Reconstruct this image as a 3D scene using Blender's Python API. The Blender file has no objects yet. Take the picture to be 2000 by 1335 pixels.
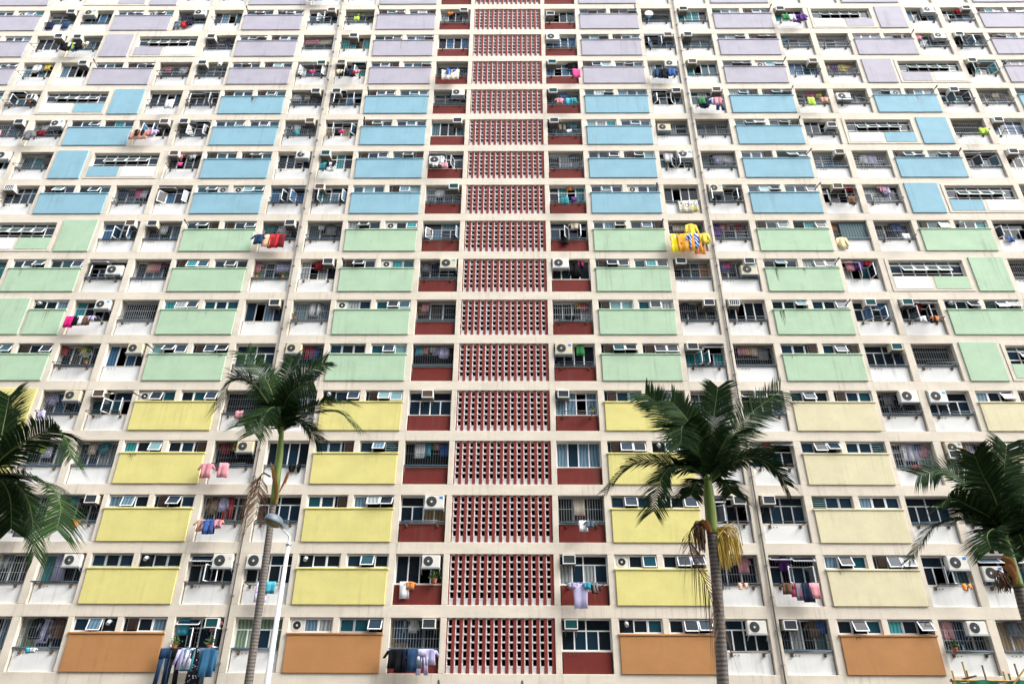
import bpy, math, random
from mathutils import Vector, Matrix
RNG = random.Random(7)
S = bpy.context.scene
COL = S.collection
rad = math.radians

# ------------------------------------------------------------------ camera
FPX = 2000 * 24 / 36
CAM = Vector((.7372, -32.298, 1.6))
PITCH, ROLL, YAW = rad(28.0642), rad(.26656), rad(-.52792)
FW = Vector((math.sin(YAW) * math.cos(PITCH), math.cos(YAW) * math.cos(PITCH), math.sin(PITCH)))
RT0 = FW.cross(Vector((0, 0, 1))).normalized()
UP0 = RT0.cross(FW)
RT = RT0 * math.cos(ROLL) + UP0 * math.sin(ROLL)
UP = UP0 * math.cos(ROLL) - RT0 * math.sin(ROLL)
cd = bpy.data.cameras.new('camera')
cd.sensor_width = 36; cd.lens = 24; cd.clip_start = .1; cd.clip_end = 2000
cam = bpy.data.objects.new('camera', cd); COL.objects.link(cam)
cam.matrix_world = Matrix((
    (RT.x, UP.x, -FW.x, CAM.x), (RT.y, UP.y, -FW.y, CAM.y), (RT.z, UP.z, -FW.z, CAM.z), (0, 0, 0, 1)))
S.camera = cam

def at(px, py, Y=0.0):
    """photograph pixel -> point on the vertical plane at depth Y"""
    d = FW + RT * ((px - 1000) / FPX) - UP * ((py - 667.5) / FPX)
    return CAM + d * ((Y - CAM.y) / d.y)

# ------------------------------------------------------------------ light
SUN = Vector((.75, -.34, .85)).normalized()
W = bpy.data.worlds.new('World'); S.world = W; W.use_nodes = True
nt = W.node_tree; bg = nt.nodes['Background']
sky = nt.nodes.new('ShaderNodeTexSky'); sky.sky_type = 'NISHITA'; sky.sun_disc = False
sky.sun_elevation = math.asin(SUN.z); sky.sun_rotation = math.atan2(SUN.x, SUN.y)
sky.air_density = 1.0; sky.dust_density = 4.0; sky.ozone_density = 1.0
hs = nt.nodes.new('ShaderNodeHueSaturation'); hs.inputs['Saturation'].default_value = .3
nt.links.new(sky.outputs[0], hs.inputs['Color']); nt.links.new(hs.outputs[0], bg.inputs[0])
bg.inputs[1].default_value = .15
sl = bpy.data.lights.new('sun', 'SUN'); sl.energy = .5; sl.angle = rad(26); sl.color = (1, .96, .9)
so = bpy.data.objects.new('sun', sl); COL.objects.link(so)
so.rotation_euler = (-SUN).to_track_quat('-Z', 'Y').to_euler(); so.location = (30, -40, 70)
S.view_settings.view_transform = 'Standard'; S.view_settings.look = 'None'
S.view_settings.exposure = 1.98; S.view_settings.gamma = 1
S.view_settings.use_curve_mapping = False
S.render.engine = 'CYCLES'
S.cycles.max_bounces = 5; S.cycles.diffuse_bounces = 3; S.cycles.glossy_bounces = 2
S.cycles.transmission_bounces = 2; S.cycles.transparent_max_bounces = 6

# ------------------------------------------------------------------ materials
MATS = {}
def mat(name, col, rough=.7, spec=.4, noise=0., nscale=(1, 1, 1), streak=0., bump=0., metal=0., coat=0., pat=None, obj=False, ior=None, alpha=None):
    if name in MATS: return MATS[name]
    m = bpy.data.materials.new(name); m.use_nodes = True; n = m.node_tree; L = n.links
    b = n.nodes['Principled BSDF']
    b.inputs['Roughness'].default_value = rough; b.inputs['Metallic'].default_value = metal
    b.inputs['Specular IOR Level'].default_value = spec
    if ior: b.inputs['IOR'].default_value = ior
    if coat: b.inputs['Coat Weight'].default_value = coat; b.inputs['Coat Roughness'].default_value = .05
    if obj:
        src = n.nodes.new('ShaderNodeTexCoord').outputs['Object']
    else:
        src = n.nodes.new('ShaderNodeNewGeometry').outputs['Position']
    cur = None
    def rgb(c): 
        r = n.nodes.new('ShaderNodeRGB'); r.outputs[0].default_value = (*c, 1); return r.outputs[0]
    def mapped(s):
        mp = n.nodes.new('ShaderNodeMapping'); mp.inputs['Scale'].default_value = s; L.new(src, mp.inputs[0]); return mp.outputs[0]
    def tex(s, scale, detail=4., r=.6):
        t = n.nodes.new('ShaderNodeTexNoise'); t.inputs['Scale'].default_value = scale; t.inputs['Detail'].default_value = detail
        t.inputs['Roughness'].default_value = r; L.new(mapped(s), t.inputs['Vector']); return t.outputs[0]
    def ramp(x, a, b_, c0=(0, 0, 0), c1=(1, 1, 1)):
        r = n.nodes.new('ShaderNodeMapRange'); r.inputs[1].default_value = a; r.inputs[2].default_value = b_; L.new(x, r.inputs[0]); return r.outputs[0]
    def mix(f, a, b_):
        x = n.nodes.new('ShaderNodeMix'); x.data_type = 'RGBA'
        if isinstance(f, float): x.inputs[0].default_value = f
        else: L.new(f, x.inputs[0])
        L.new(a, x.inputs[6]); L.new(b_, x.inputs[7]); return x.outputs[2]
    def mulv(x, k):
        q = n.nodes.new('ShaderNodeMath'); q.operation = 'MULTIPLY'; L.new(x, q.inputs[0]); q.inputs[1].default_value = k; return q.outputs[0]
    cur = rgb(col)
    if pat:
        cur = pat(n, L, src, rgb, mapped, mix, ramp)
    if noise:
        cur = mix(mulv(ramp(tex(nscale, 1.3, 5.), .35, .7), noise), cur, rgb([c * .62 for c in col]))
        cur = mix(mulv(ramp(tex((1, 1, 1), 14., 3.), .4, .75), noise * .55), cur, rgb([min(1, c * 1.18 + .02) for c in col]))
    if streak:
        a = ramp(tex((5., 5., .22), 1.0, 6., .65), .52, .8)
        c = ramp(tex((.3, .3, .5), 1.0, 3.), .42, .68)
        q = n.nodes.new('ShaderNodeMath'); q.operation = 'MULTIPLY'; L.new(a, q.inputs[0]); L.new(c, q.inputs[1])
        cur = mix(mulv(q.outputs[0], streak), cur, rgb((.13, .11, .08)))
        # rust coloured runs, rarer
        a2 = ramp(tex((3.3, 3.3, .12), 1.7, 4., .6), .64, .8)
        c2 = ramp(tex((.21, .21, .33), 1.3, 2.), .55, .7)
        q2 = n.nodes.new('ShaderNodeMath'); q2.operation = 'MULTIPLY'; L.new(a2, q2.inputs[0]); L.new(c2, q2.inputs[1])
        cur = mix(mulv(q2.outputs[0], streak * .9), cur, rgb((.42, .23, .07)))
    if bump:
        bp = n.nodes.new('ShaderNodeBump'); bp.inputs['Strength'].default_value = bump; bp.inputs['Distance'].default_value = .02
        L.new(tex((1, 1, 1), 18., 4.), bp.inputs['Height']); L.new(bp.outputs[0], b.inputs['Normal'])
    if alpha:
        q = n.nodes.new('ShaderNodeMath'); q.operation = 'MULTIPLY'; q.inputs[1].default_value = alpha
        L.new(ramp(tex((6, 6, 1.2), 2.2, 5.), .36, .62), q.inputs[0]); L.new(q.outputs[0], b.inputs['Alpha'])
    L.new(cur, b.inputs['Base Color'])
    MATS[name] = m
    return m

mat('concrete', (.67, .612, .515), .85, .2, noise=.42, nscale=(.5, .5, 1.1), streak=.75, bump=.25)
PAINT = {'orange': (.42, .206, .078), 'yellow': (.66, .605, .225), 'cream': (.645, .60, .40), 'green': (.395, .555, .395),
         'blue': (.235, .425, .52), 'purple': (.40, .385, .445), 'white': (.73, .745, .74), 'red': (.145, .021, .017)}
for k, c in PAINT.items():
    mat('paint_' + k, c, .8, .25, noise=.34 if k != 'white' else .2, nscale=(.7, .7, .9), streak=.62, bump=.15)
mat('slat_red', (.20, .031, .026), .75, .25, noise=.3, streak=.2)
mat('block_white', (.58, .575, .57), .85, .2, noise=.15, streak=.25)
mat('interior', (.025, .023, .022), .9, .1)  # near-black base colour puts the darkness of unlit rooms into the walls
mat('interior_mid', (.16, .15, .13), .9, .1)
mat('alu', (.40, .43, .45), .5, .4, metal=.2)
mat('alu_white', (.74, .76, .78), .45, .4)
mat('alu_brown', (.30, .15, .05), .5, .4)
mat('bar', (.10, .12, .135), .5, .4)
mat('bar_pale', (.30, .34, .36), .5, .4)
mat('steel_dark', (.035, .04, .045), .55, .4)
mat('rail_blue', (.07, .12, .17), .5, .4)
mat('bracket_grey', (.13, .115, .10), .85, .2, noise=.4, nscale=(6, 6, 6))
mat('rust', (.14, .085, .05), .85, .2, noise=.5, nscale=(9, 9, 9))
mat('pipe_grey', (.20, .205, .21), .6, .4, noise=.3, nscale=(2, 2, .5))
mat('glass_dark', (.008, .014, .02), .06, .22)
mat('glass_navy', (.010, .026, .045), .06, .25)
mat('glass_teal', (.010, .055, .075), .06, .3)
mat('glass_frost', (.14, .26, .28), .2, .3)
mat('glass_green', (.06, .095, .09), .1, .3)
def fold_shading(c, c2, sc=12.):  # lighter and darker bands paint the shading of folds onto flat panes
    def p(n, L, src, rgb, mapped, mix, ramp):
        w = n.nodes.new('ShaderNodeTexWave'); w.wave_type = 'BANDS'; w.bands_direction = 'X'
        w.inputs['Scale'].default_value = sc / 6.283; w.inputs['Distortion'].default_value = 5.; w.inputs['Detail'].default_value = 3; w.inputs['Detail Scale'].default_value = .6
        L.new(src, w.inputs['Vector'])
        return mix(w.outputs['Fac'], rgb(c), rgb(c2))
    return p
CURT = {'b': ((.05, .17, .34), (.02, .08, .17)), 'w': ((.40, .43, .43), (.17, .21, .23)), 't': ((.03, .33, .36), (.015, .15, .18)),
        'm': ((.10, .015, .03), (.04, .008, .015)), 'y': ((.42, .30, .16), (.24, .17, .09)), 'g': ((.28, .40, .28), (.12, .19, .13)),
        'l': ((.16, .28, .38), (.07, .14, .20)), 'k': ((.06, .04, .035), (.02, .014, .014)), 'o': ((.62, .27, .05), (.36, .15, .03)), 's': ((.10, .2, .23), (.03, .08, .10))}
for k, (a, b) in CURT.items():
    mat('curtain_' + k, [q * .8 for q in a], .6, .25, coat=.12, pat=fold_shading([q * .8 for q in a], [q * .7 for q in b]))
mat('ac_white', (.70, .69, .64), .55, .35, noise=.2, nscale=(3, 3, 3))
mat('ac_cream', (.60, .55, .40), .6, .3, noise=.25, nscale=(3, 3, 3))
mat('ac_dark', (.02, .021, .022), .6, .3)
def slats(c, c2, f=60.):
    def p(n, L, src, rgb, mapped, mix, ramp):
        w = n.nodes.new('ShaderNodeTexWave'); w.wave_type = 'BANDS'; w.bands_direction = 'Z'
        w.inputs['Scale'].default_value = f / 6.283; L.new(src, w.inputs['Vector'])
        return mix(w.outputs['Fac'], rgb(c), rgb(c2))
    return p
mat('ac_fin', (.10, .11, .115), .8, .1, pat=slats((.02, .024, .028), (.06, .07, .075)), obj=True)
mat('ac_fin_green', (.03, .13, .12), .8, .1, pat=slats((.006, .045, .045), (.015, .085, .085)), obj=True)
mat('ac_fin_brown', (.10, .07, .05), .8, .1, pat=slats((.05, .035, .025), (.14, .10, .07)), obj=True)
mat('badge_blue', (.02, .22, .6), .4); mat('badge_red', (.6, .02, .02), .4); mat('badge_teal', (.02, .45, .42), .4); mat('badge_cyan', (.05, .45, .7), .4)
mat('vent_brown', (.045, .026, .018), .7, .3, noise=.4, nscale=(6, 6, 12))
CLOTH = {'red': (.52, .01, .015), 'darkred': (.18, .008, .012), 'pink': (.72, .27, .32), 'hotpink': (.75, .035, .25), 'white': (.72, .73, .76), 'cream': (.68, .57, .42),
         'lavender': (.50, .47, .74), 'navy': (.012, .02, .055), 'blue': (.03, .12, .42), 'denim': (.015, .055, .13), 'cyan': (.03, .42, .58), 'teal': (.02, .24, .28),
         'green': (.03, .22, .06), 'lime': (.42, .66, .04), 'yellow': (.80, .62, .02), 'orange': (.75, .25, .03), 'brown': (.16, .085, .045), 'grey': (.17, .18, .20),
         'black': (.010, .010, .012), 'purple': (.11, .03, .24), 'peach': (.74, .38, .26), 'slate': (.11, .16, .22), 'steelblue': (.02, .13, .26)}
for k, c in CLOTH.items():
    g_ = sum(c) / 3; c = [q * .8 + g_ * .14 for q in c]
    mat('cloth_' + k, c, .92, .1, noise=.25, nscale=(3, 3, 3))
def bands(cols, f, axis='Z', dist=0.):
    def p(n, L, src, rgb, mapped, mix, ramp):
        w = n.nodes.new('ShaderNodeTexWave'); w.bands_direction = axis; w.wave_type = 'BANDS'
        w.inputs['Scale'].default_value = f / 6.283; w.inputs['Distortion'].default_value = dist; L.new(src, w.inputs['Vector'])
        r = n.nodes.new('ShaderNodeValToRGB'); r.color_ramp.interpolation = 'CONSTANT'; e = r.color_ramp.elements
        e[0].position = 0; e[0].color = (*cols[0], 1); e[1].position = .5; e[1].color = (*cols[1], 1)
        for i, c in enumerate(cols[2:]):
            q = e.new(.75 + .1 * i); q.color = (*c, 1)
        L.new(w.outputs['Fac'], r.inputs[0]); return r.outputs[0]
    return p
def spots(base, cols, scale, edges, feat='F1'):
    def p(n, L, src, rgb, mapped, mix, ramp):
        v = n.nodes.new('ShaderNodeTexVoronoi'); v.feature = feat; v.inputs['Scale'].default_value = scale; L.new(mapped((1, .01, 1)), v.inputs['Vector'])
        r = n.nodes.new('ShaderNodeValToRGB'); r.color_ramp.interpolation = 'CONSTANT'; e = r.color_ramp.elements
        e[0].position = 0; e[0].color = (*cols[0], 1); e[1].position = edges[0]; e[1].color = (*cols[1], 1)
        for ed, c in zip(edges[1:], cols[2:]):
            q = e.new(ed); q.color = (*c, 1)
        q = e.new(edges[-1] + .001 if len(edges) < len(cols) else edges[-1]); q.color = (*base, 1)
        L.new(v.outputs['Distance'], r.inputs[0]); return r.outputs[0]
    return p
WHT = (.72, .72, .74)
mat('cloth_bluewave', (.05, .2, .6), .9, .1, pat=bands([(.02, .09, .42), (.06, .30, .66), WHT], 26., 'Z', 1.5), obj=True)
mat('cloth_orangedot', (.8, .4, .08), .9, .1, pat=spots(WHT, [(.82, .42, .08), (.82, .50, .18), WHT], 6., [.30, .42]), obj=True)
mat('cloth_rings', WHT, .9, .1, pat=spots(WHT, [WHT, (.16, .16, .17), WHT, (.72, .55, .05)], 3.4, [.30, .42, .56, .70]), obj=True)
mat('cloth_yellowleaf', (.8, .65, .02), .9, .1, pat=spots((.84, .66, .02), [WHT, (.84, .66, .02)], 9., [.28]), obj=True)
mat('cloth_yellowstripe', (.8, .65, .02), .9, .1, pat=bands([(.80, .56, .02), WHT], 30., 'Z'), obj=True)
mat('cloth_candy', (.8, .5, .3), .9, .1, pat=bands([(.75, .30, .20), (.75, .66, .45)], 60., 'X'), obj=True)
mat('cloth_bluetie', (.03, .15, .5), .9, .1, pat=bands([(.02, .10, .45), (.08, .28, .62), WHT], 22., 'DIAGONAL', 4.), obj=True)
mat('cloth_orangeleaf', (.7, .3, .05), .9, .1, pat=spots((.74, .34, .05), [(.35, .09, .01), (.74, .34, .05)], 4., [.22]), obj=True)
mat('cloth_pinkprint', (.7, .1, .3), .9, .1, pat=spots((.72, .02, .20), [(.25, .01, .06), (.72, .02, .20)], 14., [.35]), obj=True)
mat('cloth_floral', (.5, .5, .7), .9, .1, pat=spots((.62, .62, .72), [(.16, .16, .48), (.62, .62, .72)], 12., [.32]), obj=True)
mat('cloth_camo', (.2, .12, .07), .9, .1, pat=spots((.25, .17, .10), [(.07, .05, .03), (.33, .22, .13)], 8., [.35]), obj=True)
mat('cloth_darkprint', (.03, .03, .05), .9, .1, pat=spots((.012, .012, .016), [(.5, .5, .55), (.012, .012, .016)], 13., [.25]), obj=True)
mat('leaf', (.045, .095, .025), .55, .35, noise=.35, nscale=(2, 2, 2))
mat('leaf_pale', (.08, .14, .04), .55, .35, noise=.35, nscale=(2, 2, 2))
mat('frond', (.011, .030, .008), .75, .06, noise=.35, nscale=(2, 2, 2))
mat('frond_pale', (.026, .06, .014), .7, .1, noise=.35, nscale=(2, 2, 2))
mat('rachis', (.10, .14, .035), .5, .3)
mat('frond_dead', (.11, .062, .035), .8, .2, noise=.4, nscale=(3, 3, 3))
mat('sheath_dead', (.46, .20, .07), .75, .2, noise=.5, nscale=(6, 6, 6))
mat('crownshaft', (.17, .24, .05), .5, .35, noise=.35, nscale=(4, 4, 1))
mat('bloom', (.52, .37, .08), .8, .2, noise=.3, nscale=(6, 6, 6))
def ringed(n, L, src, rgb, mapped, mix, ramp):
    w = n.nodes.new('ShaderNodeTexWave'); w.bands_direction = 'Z'; w.inputs['Scale'].default_value = 3.4; w.inputs['Distortion'].default_value = 1.4
    w.inputs['Detail'].default_value = 3; L.new(src, w.inputs['Vector'])
    return mix(w.outputs['Fac'], rgb((.055, .046, .04)), rgb((.19, .17, .16)))
mat('trunk', (.2, .18, .16), .9, .15, noise=.6, nscale=(5, 5, 2), pat=ringed, bump=.4)
mat('lamp_white', (.60, .61, .63), .5, .4, noise=.3, nscale=(3, 3, 1), streak=.5)
mat('lamp_shell', (.10, .135, .17), .45, .4, noise=.2)
mat('lamp_glass', (.13, .10, .04), .25, .5)
mat('bamboo', (.42, .27, .08), .6, .3, noise=.5, nscale=(4, 4, 4))
mat('bamboo_dark', (.16, .095, .045), .7, .3, noise=.5, nscale=(4, 4, 4))
mat('net', (.006, .11, .065), .8, .2, noise=.4, nscale=(2, 2, 2))
mat('terracotta', (.32, .11, .05), .85, .2)
mat('paving', (.14, .135, .13), .9, .2, noise=.4, nscale=(.4, .4, .4))
mat('block_grey', (.24, .235, .22), .9, .2, noise=.3, nscale=(.4, .4, .6), streak=.4)
mat('stain', (.05, .04, .028), .95, .05, noise=.5, nscale=(9, 9, 3), alpha=.75)
mat('stain_rust', (.30, .19, .07), .95, .05, noise=.5, nscale=(9, 9, 3), alpha=.6)
mat('bag', (.62, .63, .62), .5, .4)

# ------------------------------------------------------------------ mesh helpers
class MB:
    def __init__(s): s.v = []; s.f = []; s.m = []; s.sm = []
    def quadmesh(s, vs, fs, m=0, smooth=False):
        o = len(s.v); s.v += [tuple(v) for v in vs]
        for f in fs: s.f.append(tuple(i + o for i in f)); s.m.append(m); s.sm.append(smooth)
    def box(s, x0, y0, z0, x1, y1, z1, m=0):
        s.quadmesh([(x0, y0, z0), (x1, y0, z0), (x1, y1, z0), (x0, y1, z0), (x0, y0, z1), (x1, y0, z1), (x1, y1, z1), (x0, y1, z1)],
                   [(0, 3, 2, 1), (4, 5, 6, 7), (0, 1, 5, 4), (1, 2, 6, 5), (2, 3, 7, 6), (3, 0, 4, 7)], m)
    def cbox(s, x0, y0, z0, x1, y1, z1, c=.01, m=0):
        """box with chamfered front (y0) edges"""
        s.quadmesh([(x0 + c, y0, z0 + c), (x1 - c, y0, z0 + c), (x1 - c, y0, z1 - c), (x0 + c, y0, z1 - c),
                    (x0, y0 + c, z0), (x1, y0 + c, z0), (x1, y0 + c, z1), (x0, y0 + c, z1), (x0, y1, z0), (x1, y1, z0), (x1, y1, z1), (x0, y1, z1)],
                   [(0, 1, 2, 3), (0, 4, 5, 1), (1, 5, 6, 2), (2, 6, 7, 3), (3, 7, 4, 0), (4, 8, 9, 5), (5, 9, 10, 6), (6, 10, 11, 7), (7, 11, 8, 4), (8, 11, 10, 9)], m)
    def tube(s, pts, r, n=6, m=0, cap=True, r1=None, smooth=True):
        pts = [Vector(p) for p in pts]; N = len(pts); o = len(s.v)
        for i, p in enumerate(pts):
            d = (pts[min(i + 1, N - 1)] - pts[max(i - 1, 0)]).normalized()
            a = d.cross(Vector((0, 0, 1)) if abs(d.z) < .95 else Vector((1, 0, 0))).normalized(); b = d.cross(a)
            rr = r[i] if isinstance(r, (list, tuple)) else (r if r1 is None else r + (r1 - r) * i / (N - 1))
            for k in range(n):
                t = 2 * math.pi * k / n; s.v.append(tuple(p + a * (rr * math.cos(t)) + b * (rr * math.sin(t))))
        for i in range(N - 1):
            for k in range(n):
                q = (k + 1) % n; s.f.append((o + i * n + k, o + i * n + q, o + i * n + n + q, o + i * n + n + k)); s.m.append(m); s.sm.append(smooth)
        if cap:
            s.f.append(tuple(o + k for k in range(n))[::-1]); s.m.append(m); s.sm.append(False)
            s.f.append(tuple(o + (N - 1) * n + k for k in range(n))); s.m.append(m); s.sm.append(False)
    def disc(s, cx, y, cz, r, n=18, m=0, r0=0.):
        o = len(s.v)
        if r0 <= 0:
            s.v += [(cx + r * math.cos(2 * math.pi * k / n), y, cz + r * math.sin(2 * math.pi * k / n)) for k in range(n)]
            s.f.append(tuple(range(o, o + n))); s.m.append(m); s.sm.append(False)
        else:
            for rr in (r0, r): s.v += [(cx + rr * math.cos(2 * math.pi * k / n), y, cz + rr * math.sin(2 * math.pi * k / n)) for k in range(n)]
            for k in range(n):
                q = (k + 1) % n; s.f.append((o + k, o + q, o + n + q, o + n + k)); s.m.append(m); s.sm.append(False)
    def mesh(s, name, mats):
        me = bpy.data.meshes.new(name); me.from_pydata(s.v, [], s.f)
        for k in mats: me.materials.append(MATS[k])
        me.polygons.foreach_set('material_index', s.m); me.polygons.foreach_set('use_smooth', s.sm)
        me.update(); return me

def ob(name, me, parent=None, loc=(0, 0, 0), rot=(0, 0, 0), sc=(1, 1, 1)):
    o = bpy.data.objects.new(name, me); COL.objects.link(o)
    o.location = loc; o.rotation_euler = rot; o.scale = sc
    if parent is not None: o.parent = parent
    return o
def tag(o, label, cat, group=None):
    o['label'] = label; o['category'] = cat
    if group: o['group'] = group
    return o
def thing(name, label, cat, loc=(0, 0, 0), rot=(0, 0, 0), sc=(1, 1, 1), group=None):
    return tag(ob(name, None, None, loc, rot, sc), label, cat, group)
CACHE = {}
def cached(key, fn):
    if key not in CACHE: CACHE[key] = fn()
    return CACHE[key]

# ------------------------------------------------------------------ ground
g = MB(); g.box(-600, -600, -.5, 600, 600, 0)
o = ob('ground', g.mesh('ground', ['paving'])); o['kind'] = 'structure'

# ------------------------------------------------------------------ the housing block
Z0, H, NROW = 2.822, 2.74, 18
SOF = 2.21                                   # soffit height above storey line
BAL = [(2.66, 4.86), (9.62, 11.73), (12.22, 14.38), (19.17, 21.28), (21.67, 23.9), (28.62, 30.75), (31.15, 33.35)]
PAN = [(5.18, 9.33), (14.745, 18.91), (24.22, 28.32), (33.7, 37.85)]
XEND = 39.2
DET = 6                                      # storeys below this get every pane as a piece of its own
def colour(k): return 'orange' if k == 0 else 'yellow' if k < 5 else 'green' if k < 9 else 'blue' if k < 13 else 'purple'
def core(k, side):
    if k < 4: return None
    if side < 0: return {0: 'B', 2: 'A'}.get(k % 4)
    return {3: 'A', 1: 'B'}.get(k % 4)
def bays(k):
    """list of (type, side, index, x0, x1), x0 < x1 in world coordinates"""
    out = []
    for s in (-1, 1):
        c = core(k, s); half = (c == 'A' and s < 0 and k == 6)
        for i, (a, b) in enumerate(BAL):
            if c == 'A' and i == 4 and not half: continue
            if c == 'B' and i == 5: continue
            out.append(('bal', s, i + 1, a, b))
        for i, (a, b) in enumerate(PAN):
            if c and i == 2: continue
            out.append(('pan', s, i + 1, a, b))
        if c == 'A':
            out.append(('solid', s, 3, 26.39, 28.33))
            out.append(('half', s, 3, 24.22, 26.2) if half else ('louv', s, 3, 21.62, 26.2))
        if c == 'B':
            out.append(('solid', s, 3, 24.2, 26.2)); out.append(('louv', s, 3, 26.4, 30.98))
    res = [('breeze', 0, 0, -2.385, 2.385)]
    for t, s, i, a, b in out: res.append((t, s, i, a, b) if s > 0 else (t, s, i, -b, -a))
    return sorted(res, key=lambda r: r[3])

BLD = thing('apartment_building', 'long pastel-panelled concrete housing block with a red and white breeze-block stair screen', 'building')
fr = MB(); DEP = .55
for k in range(-1, NROW):
    zb = Z0 + k * H
    fr.cbox(-XEND, 0, zb + SOF, XEND, DEP, zb + H, .012)
    if k < 0: continue
    x = -XEND
    for t, s, i, a, b in bays(k):
        if t == 'bal' or t == 'breeze':
            fr.cbox(x, 0, zb, a, DEP, zb + SOF, .012); x = b
        elif t in ('pan', 'half'):
            fr.cbox(x, 0, zb, a, DEP, zb + SOF, .012); x = b
            fr.box(a, .03, zb, b, DEP, zb + 1.5)                     # wall behind the colour panel
            if t == 'pan':
                c = (a + b) / 2; fr.cbox(c - .137, 0, zb + 1.5, c + .137, DEP, zb + SOF, .012)
        elif t == 'louv':
            fr.cbox(x, 0, zb, a, DEP, zb + SOF, .012); x = b
    fr.cbox(x, 0, zb, XEND, DEP, zb + SOF, .012)
# ground storey piers and roof parapet
for x in [-38.5 + 5.5 * i for i in range(15)]: fr.box(x - .35, 0, 0, x + .35, DEP, Z0 - H + SOF)
fr.box(-XEND, .1, Z0 + NROW * H, XEND, DEP, Z0 + NROW * H + 1.1)
ob('facade_frame', fr.mesh('facade_frame', ['concrete']), BLD)
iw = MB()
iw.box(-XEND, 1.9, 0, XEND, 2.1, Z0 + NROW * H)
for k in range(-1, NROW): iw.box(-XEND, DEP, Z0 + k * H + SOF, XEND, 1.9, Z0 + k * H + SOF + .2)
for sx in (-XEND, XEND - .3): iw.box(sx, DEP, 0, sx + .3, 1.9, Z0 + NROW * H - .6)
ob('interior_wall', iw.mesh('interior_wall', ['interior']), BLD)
gf = MB(); gf.box(-XEND + .1, .3, 0, XEND - .1, .5, Z0 - H + SOF - .002)
ob('ground_storey_wall', gf.mesh('ground_storey_wall', ['concrete']), BLD)

# downpipes at the two expansion joints
for s in (-1, 1):
    p = MB(); x = s * 12.05
    p.tube([(x, -.06, .1), (x, -.06, Z0 + NROW * H)], .028 if s < 0 else .036, 8)
    for k in range(NROW):
        for dz in (.35, 1.7): p.box(x - .06, -.11, Z0 + k * H + dz, x + .06, .0, Z0 + k * H + dz + .05)
    ob('downpipe', p.mesh('downpipe', ['pipe_grey']), BLD)

# --- colour panels with a ledge
def panel_mesh(w, z1, m, ledge=True):
    b = MB(); b.cbox(0, -.06, 0, w, .04, z1, .015)
    if ledge: b.cbox(-.05, -.095, z1 + .002, w + .05, .12, z1 + .085, .015)
    return b.mesh('colour_panel', [m])
def paint_at(k, x):
    c = colour(k)
    return 'paint_cream' if c == 'yellow' and x > 12 else 'paint_' + c

# --- panes and sashes
def pane_mesh(w, h, m):
    def f():
        b = MB(); b.box(0, -.004, 0, w, .004, h); return b.mesh('pane', [m])
    return cached(('pane', round(w, 2), round(h, 2), m), f)
def sash_mb(b, w, h, fw=.035, mf=0, mg=1, x=0., y=0., z=0.):
    b.box(x, y - .02, z, x + w, y + .02, z + fw, mf); b.box(x, y - .02, z + h - fw, x + w, y + .02, z + h, mf)
    b.box(x, y - .02, z + fw, x + fw, y + .02, z + h - fw, mf); b.box(x + w - fw, y - .02, z + fw, x + w, y + .02, z + h - fw, mf)
    b.box(x + fw, y - .004, z + fw, x + w - fw, y + .004, z + h - fw, mg)
def sash_mesh(w, h, mf, mg, fw=.035, hang=False):
    def f():
        b = MB(); sash_mb(b, w, h, fw, z=-h if hang else 0.); return b.mesh('sash', [mf, mg])
    return cached(('sash', round(w, 2), round(h, 2), mf, mg, hang), f)

# --- clerestory windows over the colour panels
VENTS = {}
def vent_mesh(kind, w, h):
    def f():
        b = MB()
        if kind == 'box':
            b.box(0, -.006, 0, w, .006, h, 1); a = w * .28
            b.box(a, -.05, h * .12, w - .02, .2, h * .95)
            for i in range(5): b.box(a + .02, -.09, h * .16 + i * h * .155, w - .04, -.04, h * .16 + i * h * .155 + .045)
            b.box(a - .03, -.02, 0, a - .005, .02, h, 2)
            return b.mesh('vent_box', ['vent_brown', 'glass_dark', 'alu'])
        if kind == 'fan':
            b.box(0, -.01, 0, w, .02, h, 0)
            b.disc(w / 2, -.03, h / 2, min(w, h) * .36, 16, 1); b.disc(w / 2, -.045, h / 2, min(w, h) * .40, 16, 0, min(w, h) * .33)
            b.tube([(w / 2, -.05, h / 2), (w / 2, 0, h / 2)], .045, 8, 0)
            return b.mesh('vent_fan', ['ac_white', 'ac_dark'])
        if kind == 'duct':
            b.box(0, -.006, 0, w, .006, h, 1)
            b.tube([(w * .5, .0, h * .75), (w * .5, -.14, h * .72), (w * .52, -.24, h * .5)], .085, 10, 0)
            return b.mesh('vent_duct', ['alu', 'glass_dark'])
        b.box(0, -.02, 0, w, .02, .02, 0)
        for i in range(5):
            z = .05 + i * (h - .04) / 5
            b.quadmesh([(0, -.05, z), (w, -.05, z), (w, .05, z + .07), (0, .05, z + .07), (0, -.05, z + .008), (w, -.05, z + .008), (w, .05, z + .078), (0, .05, z + .078)],
                       [(0, 3, 2, 1), (4, 5, 6, 7), (0, 1, 5, 4), (1, 2, 6, 5), (2, 3, 7, 6), (3, 0, 4, 7)])
        return b.mesh('glass_louvre', ['glass_frost'])
    return cached(('vent', kind, round(w, 2), round(h, 2)), f)
CW, CH = 1.91, .59
def cl_frame(m):
    def f():
        b = MB(); b.box(0, .10, 0, CW, .16, .03); b.box(0, .10, CH - .03, CW, .16, CH)
        for x in (0, .03 + (CW - .03) / 3 - .015, .03 + 2 * (CW - .03) / 3 - .015, CW - .03): b.box(x, .102, .03, x + .03, .158, CH - .03)
        return b.mesh('clerestory_window', [m])
    return cached(('clf', m), f)
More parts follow.
